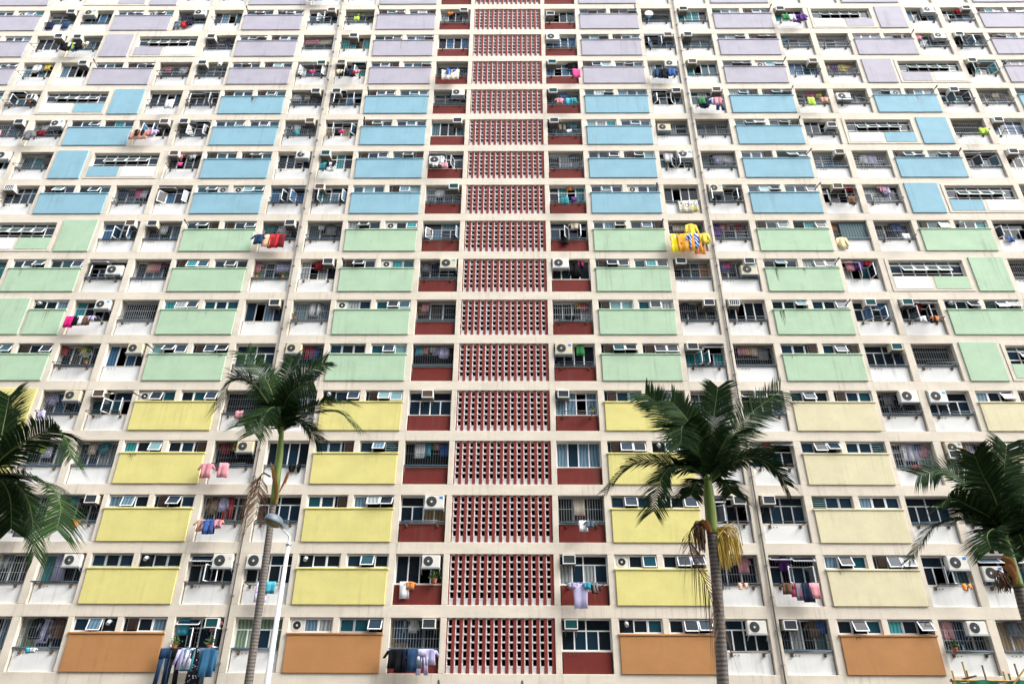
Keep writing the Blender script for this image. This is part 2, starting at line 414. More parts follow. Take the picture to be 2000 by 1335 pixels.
def clerestory(k, x0, x1, z):
    r = RNG; sx = (x1 - x0) / CW
    fm = r.choice(['alu_white', 'alu', 'alu_white'])
    w = ob('clerestory_window', cl_frame(fm), BLD, (x0, 0, z), sc=(sx, 1, 1))
    lw = (CW - .12) / 3; lh = CH - .06; gl = MB(); gm = []
    vslot = r.choice([0, 0, 0, 0, 2, None, None, None]); opened = r.choice([None, None, 1, 2, 12, 12, 1, 2])
    for i in range(3):
        x = .03 + i * (lw + .03)
        gmat = r.choice(['glass_dark'] * 4 + ['glass_navy'] * 5 + ['glass_teal'] * 3 + ['glass_frost', 'curtain_w', 'curtain_t', 'glass_dark', 'glass_navy', 'curtain_l'])
        if k >= 9 and gmat == 'glass_dark': gmat = 'glass_teal'  # upper storeys: reflected sky put into the glass as a teal base colour
        if i == vslot:
            kind = r.choice(['box', 'box', 'box', 'fan', 'duct', 'louvre', 'box'])
            ob({'box': 'vent_box', 'fan': 'vent_fan', 'duct': 'vent_duct', 'louvre': 'glass_louvre'}[kind], vent_mesh(kind, lw, lh), w, (x, .125, .03)); continue
        if opened is not None and str(i) in str(opened) and i != 0:
            ob('sash', sash_mesh(lw, lh, 'alu_white', gmat, hang=True), w, (x, .095, CH - .03), (-rad(r.uniform(14, 38)), 0, 0)); continue
        if k < DET:
            ob('sash', sash_mesh(lw, lh, fm, gmat), w, (x, .13, .03))
        else:
            if gmat not in gm: gm.append(gmat)
            j = gm.index(gmat) + 1; sash_mb(gl, lw, lh, .035, 0, j, x, .13, .03)
    if gl.v:
        q = ob('glazing', gl.mesh('glazing', [fm] + gm), w); q['kind'] = 'stuff'
    return w
def stick(x, z, l=.55):
    def f():
        b = MB(); b.tube([(0, .1, 0), (0, -.55, .03)], .03, 6); b.tube([(0, -.40, .02), (0, -.56, .03)], .045, 6); return b.mesh('pole_socket', ['steel_dark'])
    ob('pole_socket', cached('stick', f), BLD, (x, 0, z), (0, 0, RNG.uniform(-.25, .25)))
STICKS = {(-1, 3, 13), (-1, 1, 11), (1, 2, 13), (1, 2, 12), (1, 2, 11), (1, 2, 9), (1, 1, 8), (1, 2, 7), (1, 2, 6), (1, 3, 14), (-1, 2, 5), (-1, 2, 4), (-1, 1, 12),
          (1, 1, 15), (1, 2, 15), (-1, 2, 8), (1, 1, 9), (-1, 1, 15), (1, 3, 12), (1, 3, 10), (-1, 2, 15), (1, 4, 15), (1, 2, 10), (-1, 1, 7)}
def stain(x, z, w, l, m, y=-.064):
    b = MB(); r = random.Random(int(x * 100 + z)); n = 9; pts = []
    for i in range(n):
        pass
    for d in range(max(3, int(w / .03))):
        cx = r.gauss(0, w * .38); ll = l * r.uniform(.25, 1.) * (1 - min(.7, abs(cx) / w * .6)); ws = r.uniform(.025, .06); pts = []
        for i in range(n):
            t = i / (n - 1); ww = ws * (1 - t * .75) * r.uniform(.8, 1.2); cx += r.uniform(-.006, .006)
            pts += [(cx - ww / 2, -d * .0004, -ll * t), (cx + ww / 2, -d * .0004, -ll * t)]
        b.quadmesh(pts, [(2 * i, 2 * i + 2, 2 * i + 3, 2 * i + 1) for i in range(n - 1)])
    ob('stain', b.mesh('stain', [m]), BLD, (x, y, z))

for k in range(NROW):
    zb = Z0 + k * H
    for t, s, i, a, b in bays(k):
        if t == 'pan':
            m = paint_at(k, (a + b) / 2)
            ob('colour_panel', cached(('pan', round(b - a, 2), m), lambda: panel_mesh(b - a, 1.5, m)), BLD, (a, 0, zb))
            c = (a + b) / 2
            clerestory(k, a + .005, c - .14, zb + 1.6); clerestory(k, c + .14, b - .005, zb + 1.6)
            if (s, i, k) in STICKS: stick(b - .12 if s > 0 else a + .12, zb + 1.85)
        elif t == 'half':
            m = paint_at(k, a)
            ob('colour_panel', panel_mesh(b - a, 1.5, m), BLD, (a, 0, zb)); clerestory(k, a + .04, b - .04, zb + 1.6)
        elif t == 'solid':
            m = paint_at(k, a)
            ob('solid_panel', cached(('sol', round(b - a, 2), m), lambda: panel_mesh(b - a, 2.28, m, False)), BLD, (a, 0, zb))
        elif t == 'louv':
            wd = b - a; q = MB(); x0, x1, s0, s1 = .2, wd - .2, 1.0, 2.1
            q.cbox(.01, -.03, .01, wd - .01, .4, s0 - .01, .01, 0); q.box(.01, -.028, s1, wd - .01, .4, SOF - .01, 0)
            q.box(.01, -.028, s0 - .01, x0, .4, s1, 0); q.box(x1, -.028, s0 - .01, wd - .01, .4, s1, 0)
            left_white = (core(k, s) == 'A') == (s > 0); mid = wd / 2 + (.06 if left_white else -.06)
            q.box(x0, -.045, .16, mid - .1, .0, s0 - .02, 1 if left_white else 2); q.box(mid + .1, -.045, .16, x1, .0, s0 - .02, 2 if left_white else 1)
            inf = ob('stair_infill', q.mesh('stair_infill', ['concrete', 'paint_white', paint_at(k, a)]), BLD, (a, 0, zb))
            f = MB(); W2, H2 = x1 - x0, s1 - s0; zt, zm = .80, .28
            for z in (0, zm, zt, H2 - .04): f.box(0, .16, z, W2, .22, z + .04)
            for j in range(7): f.box(min(j * W2 / 6, W2 - .04), .155, 0, min(j * W2 / 6, W2 - .04) + .04, .225, H2)
            wdw = ob('stairwell_window', f.mesh('stairwell_window', ['alu_white']), inf, (x0, 0, s0))
            # children of the infill piece: panes and open sashes
            for j in range(6):
                px = j * W2 / 6 + .04; pw = W2 / 6 - .05
                ob('pane', pane_mesh(pw, H2 - zt - .09, 'glass_green'), inf, (x0 + px, .19, s0 + zt + .04))
                ob('pane', pane_mesh(pw, zm - .05, 'glass_dark'), inf, (x0 + px, .19, s0 + .04))
                if j in (0, 5): ob('pane', pane_mesh(pw, zt - zm - .05, 'glass_navy'), inf, (x0 + px, .19, s0 + zm + .04))
                else: ob('sash', sash_mesh(pw, zt - zm - .05, 'alu_white', 'glass_green', hang=True), inf, (x0 + px, .155, s0 + zt), (-rad(RNG.uniform(24, 29)), 0, 0))
        elif t == 'breeze':
            P = (b - a - .06) / 14; SW = .150
            bs = MB(); bs.box(a, .065, 0, b, .2, .24); bs.box(a, .065, SOF - .05, b, .2, SOF - .002)
            scr = ob('breeze_screen', cached('bsbase', lambda: bs.mesh('breeze_screen', ['block_white'])), BLD, (0, 0, zb))
            def slat():
                q = MB(); q.cbox(0, .045, 0, SW, .22, SOF - .002, .008); return q.mesh('slat', ['slat_red'])
            def thin():
                q = MB(); q.cbox(0, .045, 0, .05, .22, SOF - .002, .006); return q.mesh('slat', ['slat_red'])
            for j in range(15):
                if j == 0: ob('slat', cached('thin', thin), scr, (a + .002, 0, 0))
                else: ob('slat', cached('slat', slat), scr, (a + .055 + j * P - SW, 0, 0))
            cw = P - SW; PZ = (SOF - .05 - .24) / 6
            def cell(q, x, z):
                q.box(x, .055, z, x + cw, .2, z + .066)
                q.quadmesh([(x, .058, z + .066), (x + .015, .058, z + .066), (x + .055, .2, z + .066), (x, .2, z + .066),
                            (x, .058, z + PZ), (x + .015, .058, z + PZ), (x + .055, .2, z + PZ), (x, .2, z + PZ)],
                           [(0, 1, 5, 4), (1, 2, 6, 5), (2, 3, 7, 6), (3, 0, 4, 7)])
            if k < 3:
                def one():
                    q = MB(); cell(q, 0, 0); return q.mesh('breeze_block', ['block_white'])
                me = cached('blk', one)
                for j in range(14):
                    for n in range(6): ob('breeze_block', me, scr, (a + .055 + j * P, 0, .24 + n * PZ))
            else:
                def many():
                    q = MB()
                    for j in range(14):
                        for n in range(6): cell(q, a + .055 + j * P, .24 + n * PZ)
                    return q.mesh('breeze_blocks', ['block_white'])
                q = ob('breeze_blocks', cached('blks', many), scr); q['kind'] = 'stuff'

for x, k, w, l, m in [(15.35, 7, .16, 1.25, 'stain'), (16.95, 7, .14, .5, 'stain'), (15.15, 6, .2, 1.45, 'stain'), (15.3, 6, .1, 1.1, 'stain_rust'), (-16.7, 12, .16, 1.35, 'stain_rust'),
                      (-16.85, 12, .22, .8, 'stain'), (-27.6, 7, .12, 1.0, 'stain_rust'), (-16.4, 6, .05, .4, 'stain_rust'), (-7.4, 14, .07, 1.1, 'stain_rust'), (27.0, 12, .06, 1.2, 'stain_rust'),
                      (-18.3, 3, .3, .5, 'stain'), (-15.1, 5, .25, .35, 'stain'), (15.3, 1, .12, .3, 'stain'), (-25.2, 6, .18, 1.2, 'stain_rust'), (15.2, 5, .06, .45, 'stain_rust'), (15.5, 0, .2, .18, 'stain'), (-14.7, 7, .1, .5, 'stain_rust')]:
    stain(x, Z0 + k * H + 1.497, w, l, m)

# ------------------------------------------------------------------ balconies
WB = 2.15
def parapet(m):
    def f():
        b = MB(); b.cbox(.05, .13, .0, WB - .05, .24, .86, .008, 0); b.box(.0, .12, .862, WB, .27, .905, 1)
        for u in (.35, .52, .69): b.tube([(u, .131, .76), (u, .10, .76)], .022, 6, 2)
        return b.mesh('balcony_parapet', [m, 'concrete', 'rust'])
    return cached(('par', m), f)
def grille(pale, style):
    def f():
        b = MB(); n = 17
        for i in range(n + 1): x = .04 + i * (WB - .08) / n; b.box(x - .007, .203, .93, x + .007, .217, 2.19)
        for z in ((1.0, 1.38, 1.8, 2.17) if style == 0 else (1.0, 1.6, 2.17)): b.box(.02, .20, z - .009, WB - .02, .22, z + .009)
        if style == 2:
            for x in (.4, 1.05, 1.7):
                for z in (1.2, 1.45): b.box(x - .14, .198, z - .008, x + .14, .222, z + .008)
        return b.mesh('grille', ['bar_pale' if pale else 'bar'])
    return cached(('gr', pale, style), f)
def rail():
    def f():
        b = MB(); b.box(.0, .03, .945, WB, .07, .985); b.box(.02, .10, .90, WB - .02, .14, .93)
        for x in (.06, .75, 1.4, 2.07): b.box(x - .012, .035, .9, x + .012, .14, .945)
        return b.mesh('sill_rail', ['rail_blue'])
    return cached('rail', f)
def wframe(m, xs, zs, y):
    def f():
        b = MB()
        b.box(.0, y - .03, .91, WB, y + .03, .96); b.box(0, y - .03, 2.15, WB, y + .03, SOF - .004)
        b.box(0, y - .03, .96, .05, y + .03, 2.15); b.box(WB - .05, y - .03, .96, WB, y + .03, 2.15)
        for x, za, zb in xs: b.box(x - .028, y - .028, za, x + .028, y + .028, zb)
        for z, xa, xb in zs: b.box(xa, y - .026, z - .025, xb, y + .026, z + .025)
        return b.mesh('window_frame', [m])
    return cached(('wf', m, tuple(xs), tuple(zs), y), f)
def glasspick(cur, r, k):
    if cur == 'n': return r.choice(['glass_dark', 'glass_dark', 'glass_navy'])
    if cur == 'x': return r.choice(['glass_navy', 'glass_teal', 'glass_dark', 'glass_dark', 'glass_dark', 'curtain_l', 'curtain_w', 'curtain_s'])
    return 'curtain_' + cur if r.random() < .5 else r.choice(['glass_dark', 'glass_dark', 'glass_navy', 'glass_teal' if k > 8 else 'glass_navy'])  # teal on the higher storeys paints in the sky's reflection
def balcony(k, side, idx, x0, x1, spec):
    kind, cur = spec['win'], spec['cur']; r = random.Random(k * 100 + idx * 7 + (side > 0) * 3571)
    sx = (x1 - x0) / WB; zb = Z0 + k * H
    bal = ob('balcony_parapet', parapet('paint_red' if idx == 1 else 'paint_white'), BLD, (x0, 0, zb), sc=(sx, 1, 1))
    fm = spec.get('frame') or r.choice(['alu_white', 'alu', 'alu_white'])
    deep = .46 if kind in 'gd' else .30
    glz = MB(); gm = []
    def pane(x, z, w, h, m, y):
        if k < DET: ob('pane', pane_mesh(w, h, m), bal, (x, y, z))
        else:
            if m not in gm: gm.append(m)
            glz.box(x, y - .004, z, x + w, y + .004, z + h, gm.index(m))
    if kind == 'd':
        pass
    elif kind in 'gs':
        n = 4 if kind == 's' else r.choice([3, 4]); lw = (WB - .1) / n
        xs = tuple((round(.05 + lw * j, 3), .96, 2.15) for j in range(1, n))
        zs = ((1.78, .05, WB - .05),) if r.random() < .35 else ()
        ob('window_frame', wframe(fm, xs, zs, deep), bal)
        gap = r.choice([None, 1, 2, 0]) if kind == 'g' else r.choice([None, None, 1, 2])
        for j in range(n):
            if j == gap: continue
            pane(.05 + lw * j, .96, lw, 1.19, glasspick(cur, r, k), deep)
    elif kind in 'tc':
        zt = r.choice([1.72, 1.78]); xs = ((.56, .96, zt), (1.075, .96, 2.15), (1.59, .96, zt)); zs = ((zt, .05, WB - .05),)
        ob('window_frame', wframe(fm, xs, zs, deep), bal)
        op = {} if kind == 't' else {r.choice([0, 1]): r.choice([-1, 1]), r.choice([2, 3]): r.choice([-1, 1])}
        for j in range(4):
            x = .05 + j * .5125; m = glasspick(cur, r, k); w, h = .5, zt - .99
            if j in op:
                d = op[j]; ang = rad(r.uniform(38, 82))
                if d > 0: ob('casement', sash_mesh(w, h, 'alu_white', m), bal, (x, deep - .04, .975), (0, 0, -ang))
                else: 
                    me = sash_mesh(w, h, 'alu_white', m); q = ob('casement', me, bal, (x + w, deep - .04, .975), (0, 0, math.pi + ang))
            else: pane(x, .96, .5125, zt - .96, m, deep)
        for j in range(2):
            x = .05 + j * 1.025
            m = glasspick('n' if r.random() < .5 else cur, r, k)
            if (kind == 'c' and r.random() < .5) or (spec.get('tr') and kind == 't'): ob('casement', sash_mesh(1.0, 2.13 - zt, 'alu_white', m, hang=True), bal, (x + .01, deep - .04, 2.14), (-rad(r.uniform(40, 72)), 0, 0))
            else: pane(x, zt, 1.025, 2.15 - zt, m, deep)
    if glz.v:
        q = ob('glazing', glz.mesh('glazing', gm), bal); q['kind'] = 'stuff'
    if kind in 'gd':
        ob('grille', grille(r.random() < .2, r.choice([0, 0, 1])), bal); ob('sill_rail', rail(), bal)
    elif kind == 'c' and r.random() < .3 or spec.get('deco'):
        ob('grille', grille(True, 2), bal, (0, .16, 0))
        ob('sill_rail', rail(), bal)
    elif r.random() < .4: ob('sill_rail', rail(), bal)
    return bal

# what stands on each balcony, storey by storey: bay, window kind, curtain, fittings : laundry
SPEC = """
17
16 L3 s x k : blanket bluewave .5 f 1.15
16 R2 s x k
16 R4 s x k : bundle grey .8 f
15 L7 g b wr : towel navy .5 f 1.1, towel denim 1.6 f
15 L6 s b ol
15 L5 g n or : shirt navy .5 i, shirt red .75 f .8, trousers slate .25 f .8, tee navy 1.1 f .7
15 L4 s l k
15 L3 c x wr k
15 L2 g w k : towel lime 1.05 f .6, bundle lime 1.1 i
15 L1 s w wr k : tee orange .7 i .6
15 R1 s l wlm k
15 R2 d n k dish : towel cyan .6 i .8
15 R3 s t wl k
15 R4 s t wl k : towel cream .7 f .8, shirt purple 1.2 f, shirt white .95 f .8, towel green .45 f .8, tee purple 1.7 f
15 R6 s b or k
15 R7 s b wr k : tee red 1.3 i .7
14 L7 s n wr k
14 L6 g b wl k : bundle white .6 f, towel blue .9 f 1.1, tee lime .65 f, shirt black .3 f, bundle cream 1.5 f, tee black 1.2 f
14 L4 g m wl
14 L3 g n : blanket pink .55 i .7, blanket cream 1.45 i .7
14 L2 s t wc k brown
14 L1 s b k
14 R1 s b ol k
14 R2 c b wr k
14 R3 g x wl k
14 R4 g x k : towel cyan .3 i .6
14 R5 g w k
14 R6 s t or k : tee pink .25 i .8
14 R7 c l wl k
13 L7 s x k : shirt white .9 i, tee yellow 1.6 i .8, towel grey 1.2 i
13 L6 s l wr
13 L5 g n k : tee pink .5 i, shirt white 1.5 i, towel orange 1.8 i .6
13 L4 g s wl k bag
13 L3 c x wr k : tee hotpink 1.3 f .4, towel white 1.8 i .7
13 L2 c t wl k : tee red 1.4 f .7, shirt navy 1.3 f .8, tee pink 1.7 f .5, tee cream .5 f .6
13 L1 g n k : blanket orangedot 1.05 f 1.1, bundle blue 1.1 f 1.2
13 R1 s b wl k : shirt black 1.9 i, towel hotpink 1.98 f 1.1, tee black 1.7 i
13 R2 s w or k : shirt denim .5 f, shirt black .95 f 1.1, tee blue 1.45 f, towel peach 1.5 i .6
13 R3 s t wl
13 R4 s b wr k
13 R5 g n k : shirt yellow 1.3 i, tee purple .8 i, tee orange 1.6 i .8, towel peach .2 i .8
13 R7 c t wl k
12 L7 c x wrm k plantr
12 L5 s n k : towel white 1.8 f 1.1
12 L4 c n k
12 L3 g x wr k
12 L2 c b wl k
12 L1 g n or k
12 R1 g s wl k : tee blue 1.1 i, towel cyan 1.4 f .8, tee pink .8 f .7, towel teal 1.7 f .6
12 R2 c b wr
12 R3 s x wr k : shirt navy .6 f 1.1, trousers denim 1.6 f, tee lavender 1.3 f .9, towel green .5 f .8, tee pink 1.5 f
12 R4 g n k : towel yellowleaf 1.7 i .6, tee hotpink 1.1 i .9, towel lime .65 f 1.0, tee peach 1.5 f .7
12 R5 g b olm k
12 R6 c t wc k
12 R7 g m k
11 L7 g b wr k : towel pink .9 f .9
11 L6 g l or k : shirt grey .35 f 1.0, tee darkred 1.2 f .7, shirt black .9 i, tee white .6 i
11 L5 c b wr k : blanket peach .55 f .9, bundle black .6 f 1.3, tee pink 1.2 f .7, tee lavender 1.5 f .6
11 L4 c n wl k
11 L3 g l wr k : towel teal 1.1 f .6
11 L2 c y k : tee hotpink 1.3 f .4
11 L1 s s wr
11 R1 g x wl k : towel white 1.3 f .4
11 R2 g w olm
11 R3 g k k
11 R4 s n wrm k
11 R6 d n k : bundle lime 1.5 f 1.2, towel lime 1.4 f .7
11 R7 s b wl k
10 L7 s b or
10 L6 g t k : tee brown 1.7 i
10 L4 s n wl k : tee pink .7 i .6, tee white 1.5 i .6, towel hotpink 1.2 f .4
10 L3 s n or k bag
10 L2 s t wl k : towel teal .5 f .8, towel white 1.0 f 1.0, bundle black 1.0 f
10 L1 c x olm k : towel pink 1.1 f .6, tee white .5 f .5
10 R1 g x k : tee brown 1.7 i .6, tee blue 1.5 i .6
10 R2 c x or k : shirt white .6 i
10 R3 g s k : shirt lavender 1.1 i, shirt navy .9 i, shirt white 1.8 i, tee white 1.4 i
10 R4 g b wr
10 R5 g n : shirt white .9 i, shirt lavender 1.3 i, tee white 1.1 i
10 R6 c l tr
10 R7 s x wl
9 L6 s w wlb k
9 L5 g n k : towel hotpink 1.3 i, towel white 1.6 i, tee denim .3 i
9 L4 c b
9 L3 c b k
9 L2 c x wl k
9 L1 g l wr k
9 R1 s t k : towel teal .9 f .8, towel purple 1.4 f .5, tee orange 1.2 i .4
9 R2 s t : blanket rings 1.35 f 1.05
9 R3 c x ol k
9 R4 c x wc k : tee red 1.7 i .6, towel brown 1.4 f .8
9 R5 t w k : tee pink 1.2 i .7, shirt lavender 1.4 i .8
9 R7 g n k
8 L5 c b wr
8 L4 g x wl
8 L3 g l wr k : towel candy .6 f 1.2, tee denim .15 f, towel red 1.05 f 1.35, towel darkred 1.4 f 1.3, shirt white 1.2 i, tee teal .4 i
8 L2 g n k : towel white .8 i .6, shirt grey 1.4 i
8 L1 c l k
8 R1 c n : tee cream 1.4 i .8, towel black .8 f .7
8 R2 g b k : towel yellowleaf .22 f 1.75, towel orange 1.5 f 1.95, blanket orangeleaf .98 f 1.45, tee bluetie 1.25 f 1.55, coat yellow 1.35 h 1.3, shirt yellow 1.9 f .9, blanket cream .8 i .7
8 R3 g k k : towel purple .3 i 1.4, bundle pink .8 i, tee red 1.6 i .5
8 R4 g s shutter : shirt yellowstripe .4 f 1.0, towel orange .25 i .7
8 R5 g l k : tee blue 1.4 i, shirt navy 1.2 i .8, towel white 1.3 f .6
8 R6 c n : tee blue .7 f .5
7 L6 c t
7 L5 c n orm k tr
7 L4 g x : towel peach .9 i, towel pink 1.2 i .9, tee darkred 1.5 i .6
7 L3 g g plantr plantl : tee pink .1 i, blanket lavender 1.7 i .8
7 L2 s w wr k : tee darkred 1.1 i
7 L1 g n or k
7 R1 s l ol : shirt black 1.1 i 1.1, dress black 1.4 i, tee hotpink 1.65 i .5, trousers black 1.25 i .9
7 R2 g o wl
7 R3 g l wr orm : tee hotpink .5 i .7, tee blue .4 i
7 R4 c x : towel pink .5 i, tee purple 1.0 i, tee red 1.6 i .5
7 R6 d n plantr
6 L5 s t or k : towel pinkprint .35 f .95, towel black .75 f .8, towel white .95 f .8, towel brown 1.3 f .8, tee lavender 1.5 f .5
6 L4 d n k
6 L3 s l wr
6 L2 g l k plantl : shirt white 1.2 i, shirt grey 1.4 i
6 L1 g k : towel pink .45 i .8, shirt brown .3 i
6 R1 g w k : tee red 1.7 i .8, tee yellow 1.5 i .5, bundle black .9 f .6
6 R2 g b wr k
6 R3 s n wlb k
6 R4 c b wc k
6 R5 c n wlg k : tee darkred 1.0 i, towel white .8 f .5, tee navy 1.3 f .6, tee orange 1.4 f .5
5 L5 g k k plantr : tee red .1 i .8, tee yellow 1.2 i .7, shirt white 1.3 i .8, towel green 1.4 i .5
5 L4 s b or : tee red 1.5 i .5
5 L3 t s
5 L2 g s ol tr : tee red 1.3 i, shirt blue 1.5 i
5 L1 d n : towel cyan .3 i .7, towel peach .6 i .6, tee lavender 1.2 i .7, shirt lavender 1.6 i .9, tee white 1.0 i .5
5 R1 s n ol k : towel green 1.4 i .9
5 R2 c t wl k
5 R3 d n : towel pink .5 i .7, towel candy .9 i .7, shirt grey 1.6 i, towel cream 1.2 i .8
5 R4 t n wr
5 R5 d n k
4 L5 g b or k : towel lavender .6 f .6
4 L4 c x wl k
4 L3 d n k : towel pink 1.1 f .6
4 L2 g n
4 L1 t y wc
4 R1 s l wl k plantr
4 R2 g l k
4 R3 t b wc k tr
4 R4 g b or k : tee grey .7 i
4 R5 t n ol k
3 L5 g g k : towel lime .7 i .8, towel floral 1.0 i 1.1, tee black .5 i
3 L4 g w
3 L3 d n or k : tee pink .08 f 1.1, towel pink .9 f 1.0, tee red .5 i .8, tee darkred .65 i .7, tee yellow 1.0 i .6, tee brown 1.2 i .5
3 L2 s n wide : bundle black 1.6 f
3 L1 d n : towel white .7 i 1.1, tee cyan 1.0 i, bundle green 1.5 i .8, tee pink 1.5 i .5, tee blue 1.9 i
3 R1 s l
3 R2 g n k
3 R3 t x k tr : tee red .9 i .6, tee orange 1.1 i .5
3 R4 g w : shirt white .9 i 1.1, shirt lavender 1.2 i 1.1, tee pink 1.7 i, towel blue 1.5 i .5, tee hotpink 1.0 f .5
3 R5 g s ol wlm : shirt orange 1.0 i 1.1, shirt lavender 1.25 i 1.1, shirt white 1.4 i
2 L5 g x k : shirt slate .5 f 1.1, shirt white 1.2 f .8, shirt grey 1.5 f 1.0, tee darkred .9 f .7
2 L4 g m wr k : towel cyan .6 i .6, tee orange 1.4 f .6
2 L3 g n k : shirt camo .5 i 1.1, trousers red 1.2 i 1.0, towel navy .9 f .9, tee peach .45 f .8, tee pink 1.2 f .6, tee blue .8 f 1.0, shirt lavender .9 i .9
2 L2 t n k
2 L1 t y or k
2 R1 g m k : towel cream 1.0 i 1.2, towel white 1.1 f .7, tee slate 1.4 f .5
2 R2 c n wr k
2 R3 t n wl k
2 R4 t n k
2 R5 g w or k : tee hotpink 1.2 f 1.2, shirt white 1.6 f 1.4, trousers navy .7 f 1.3, tee pink 1.45 f 1.3
1 L5 g m k
1 L4 g t or k : dress lavender .9 i 1.1, tee orange 1.35 i .5
1 L3 c n or k deco tr
1 L2 t n ol k : towel floral 1.1 f 1.2, towel cyan 1.5 f .7
1 L1 s n or plantr : towel white .5 f 1.0, tee orange .75 f .5
1 R1 t w wl k : towel lavender .85 f 1.5, socks white 1.2 f 1.0, socks black 1.4 f 1.2, socks grey 1.5 f 1.1, tee lavender .5 f .4, tee cyan 1.15 f .4
1 R2 g n k : tee pink 1.5 i 1.1, bundle peach 1.15 f .7
1 R3 c n k deco tr : towel hotpink .8 f .8, towel grey 1.05 f 1.0, towel navy 1.35 f 1.1, towel pink 1.65 f .9, tee brown .45 f .7, tee purple .7 i
1 R4 c s or k : bundle orange 1.5 f .7
1 R5 t l olm k tr
0 L5 g l
0 L4 g g k : shirt black .7 i 1.1, shirt lavender 1.0 i 1.3, shirt navy 1.3 i 1.2, shirt brown 1.7 i 1.1, towel cyan 1.1 f .3, tee white 1.3 f .3
0 L3 c n wr k deco tr plantl plantr : trousers denim .08 f 1.25, trousers black .52 f 1.25, shirt lavender .9 f 1.0, tee teal 1.1 f 1.3, shirt floral 1.3 f 1.0, dress darkprint 1.5 f 1.35, trousers slate 1.68 f 1.25, shirt steelblue 1.98 f 1.35, towel cyan .35 i 1.0, tee pink 1.75 i .8
0 L2 t g k
0 L1 g y wr k : shirt denim .5 i 1.2, tee white .75 i .8, shirt white .95 i .7, tee black .35 f 1.1, shirt black .65 f 1.1, tee navy .95 f 1.2, tee slate 1.3 f 1.1, trousers lavender 1.55 f .9, tee lavender 1.85 f .9, towel denim 1.15 f 1.2
0 R1 t n wl
0 R2 t n or k
0 R3 g x wl k : tee blue 1.9 i .8, tee brown 1.6 i
0 R4 g n or k plantl : shirt pink .5 i 1.0, shirt denim 1.0 i 1.2, shirt navy .8 i
0 R5 g y
"""
TABLE = {}
for ln in SPEC.strip().splitlines():
    head, _, tail = ln.partition(':'); tk = head.split()
    if len(tk) < 2: continue
    k = int(tk[0]); bay = tk[1]
    TABLE[(k, bay)] = dict(win=tk[2], cur=tk[3], fit=tk[4:], wash=[t.split() for t in tail.split(',') if t.strip()])

# ------------------------------------------------------------------ names of places, for labels
ORD = ['', 'first', 'second', 'third', 'fourth', 'fifth', 'sixth', 'seventh', 'eighth']
def storey(k):
    if k == 0: return 'orange storey'
    c = colour(k); n = (k - 1) % 4
    return ('lowest', 'second', 'third', 'top')[n] + ' ' + c + ' storey' if c != 'purple' else ('lowest', 'second', 'third', 'fourth', 'fifth')[k - 13] + ' purple storey'
def place(k, side, n):
    return ORD[n] + ' balcony out from breeze screen, ' + ('lamp-post' if side < 0 else 'scaffold') + ' side, ' + storey(k)

# ------------------------------------------------------------------ air conditioners
def wac_meshes(fin, body):
    def f():
        a = MB(); a.cbox(-.29, -.02, -.2, .29, .5, .2, .012)
        g = MB(); g.box(-.29, -.045, .165, .29, -.022, .2, 0); g.box(-.29, -.045, -.2, .29, -.022, -.165, 0)
        g.box(-.29, -.044, -.165, -.255, -.022, .165, 0); g.box(.255, -.044, -.165, .29, -.022, .165, 0)
        h = MB(); h.box(-.255, -.03, -.165, .255, -.0215, .165)
        if fin == 'bars':
            for i in range(4): g.box(-.17 + i * .11, -.044, -.165, -.15 + i * .11, -.022, .165, 0)
        s = MB(); s.box(-.3, .06, -.225, .3, .5, -.203)
        for x in (-.24, .24): s.tube([(x, .05, -.235), (x, .42, -.5)], .014, 5)
        fm = {'grey': 'ac_fin', 'green': 'ac_fin_green', 'brown': 'ac_fin_brown', 'bars': 'ac_dark'}[fin]
        return a.mesh('casing', [body]), g.mesh('front_frame', ['alu_white']), h.mesh('fin_grille', [fm]), s.mesh('bracket', ['bracket_grey'])
    return cached(('wac', fin, body), f)
def oac_meshes(body, badge, big):
    def f():
        w = .46 if big else .41; h = .30 if big else .265
        a = MB(); a.cbox(-w, -.0, -h, w, .3, h, .02)
        cx = -w * .28
        g = MB(); g.disc(cx, -.004, 0, h * .86, 22, 1); g.disc(cx, -.012, 0, h * .90, 22, 0, h * .83)
        for j, rr in enumerate((.32, .5, .68)): g.disc(cx, -.010, 0, h * rr, 18, 2, h * rr - .010)
        for j in range(6):
            t = math.pi * j / 6; dx, dz = math.cos(t) * h * .85, math.sin(t) * h * .85
            g.tube([(cx - dx, -.010, -dz), (cx + dx, -.010, dz)], .004, 4, 2)
        g.disc(cx, -.016, 0, h * .17, 12, 0)
        b = MB()
        if badge == 'red':
            for (x, z) in ((0, .035), (-.03, -.015), (.03, -.015)): b.quadmesh([(w * .68 + x, -.006, .09 + z - .03), (w * .68 + x + .02, -.006, .09 + z), (w * .68 + x, -.006, .09 + z + .03), (w * .68 + x - .02, -.006, .09 + z)], [(0, 1, 2, 3)])
        elif badge: b.box(w * .52, -.006, h * .42, w * .88, -.001, h * .82)
        s = MB(); s.box(-w - .03, -.03, -h - .055, w + .03, .32, -h - .003)
        for x in (-w, w): s.tube([(x, .0, -h - .05), (x, .32, -h - .28)], .016, 5)
        for x in (-w * .7, w * .55): s.box(x, .02, -h - .003, x + .06, .28, -h + .002)
        return a.mesh('casing', [body]), g.mesh('fan_guard', [body, 'ac_dark', 'bar']), (b.mesh('badge', ['badge_' + badge]) if badge else None), s.mesh('bracket', ['alu'])
    return cached(('oac', body, badge, big), f)
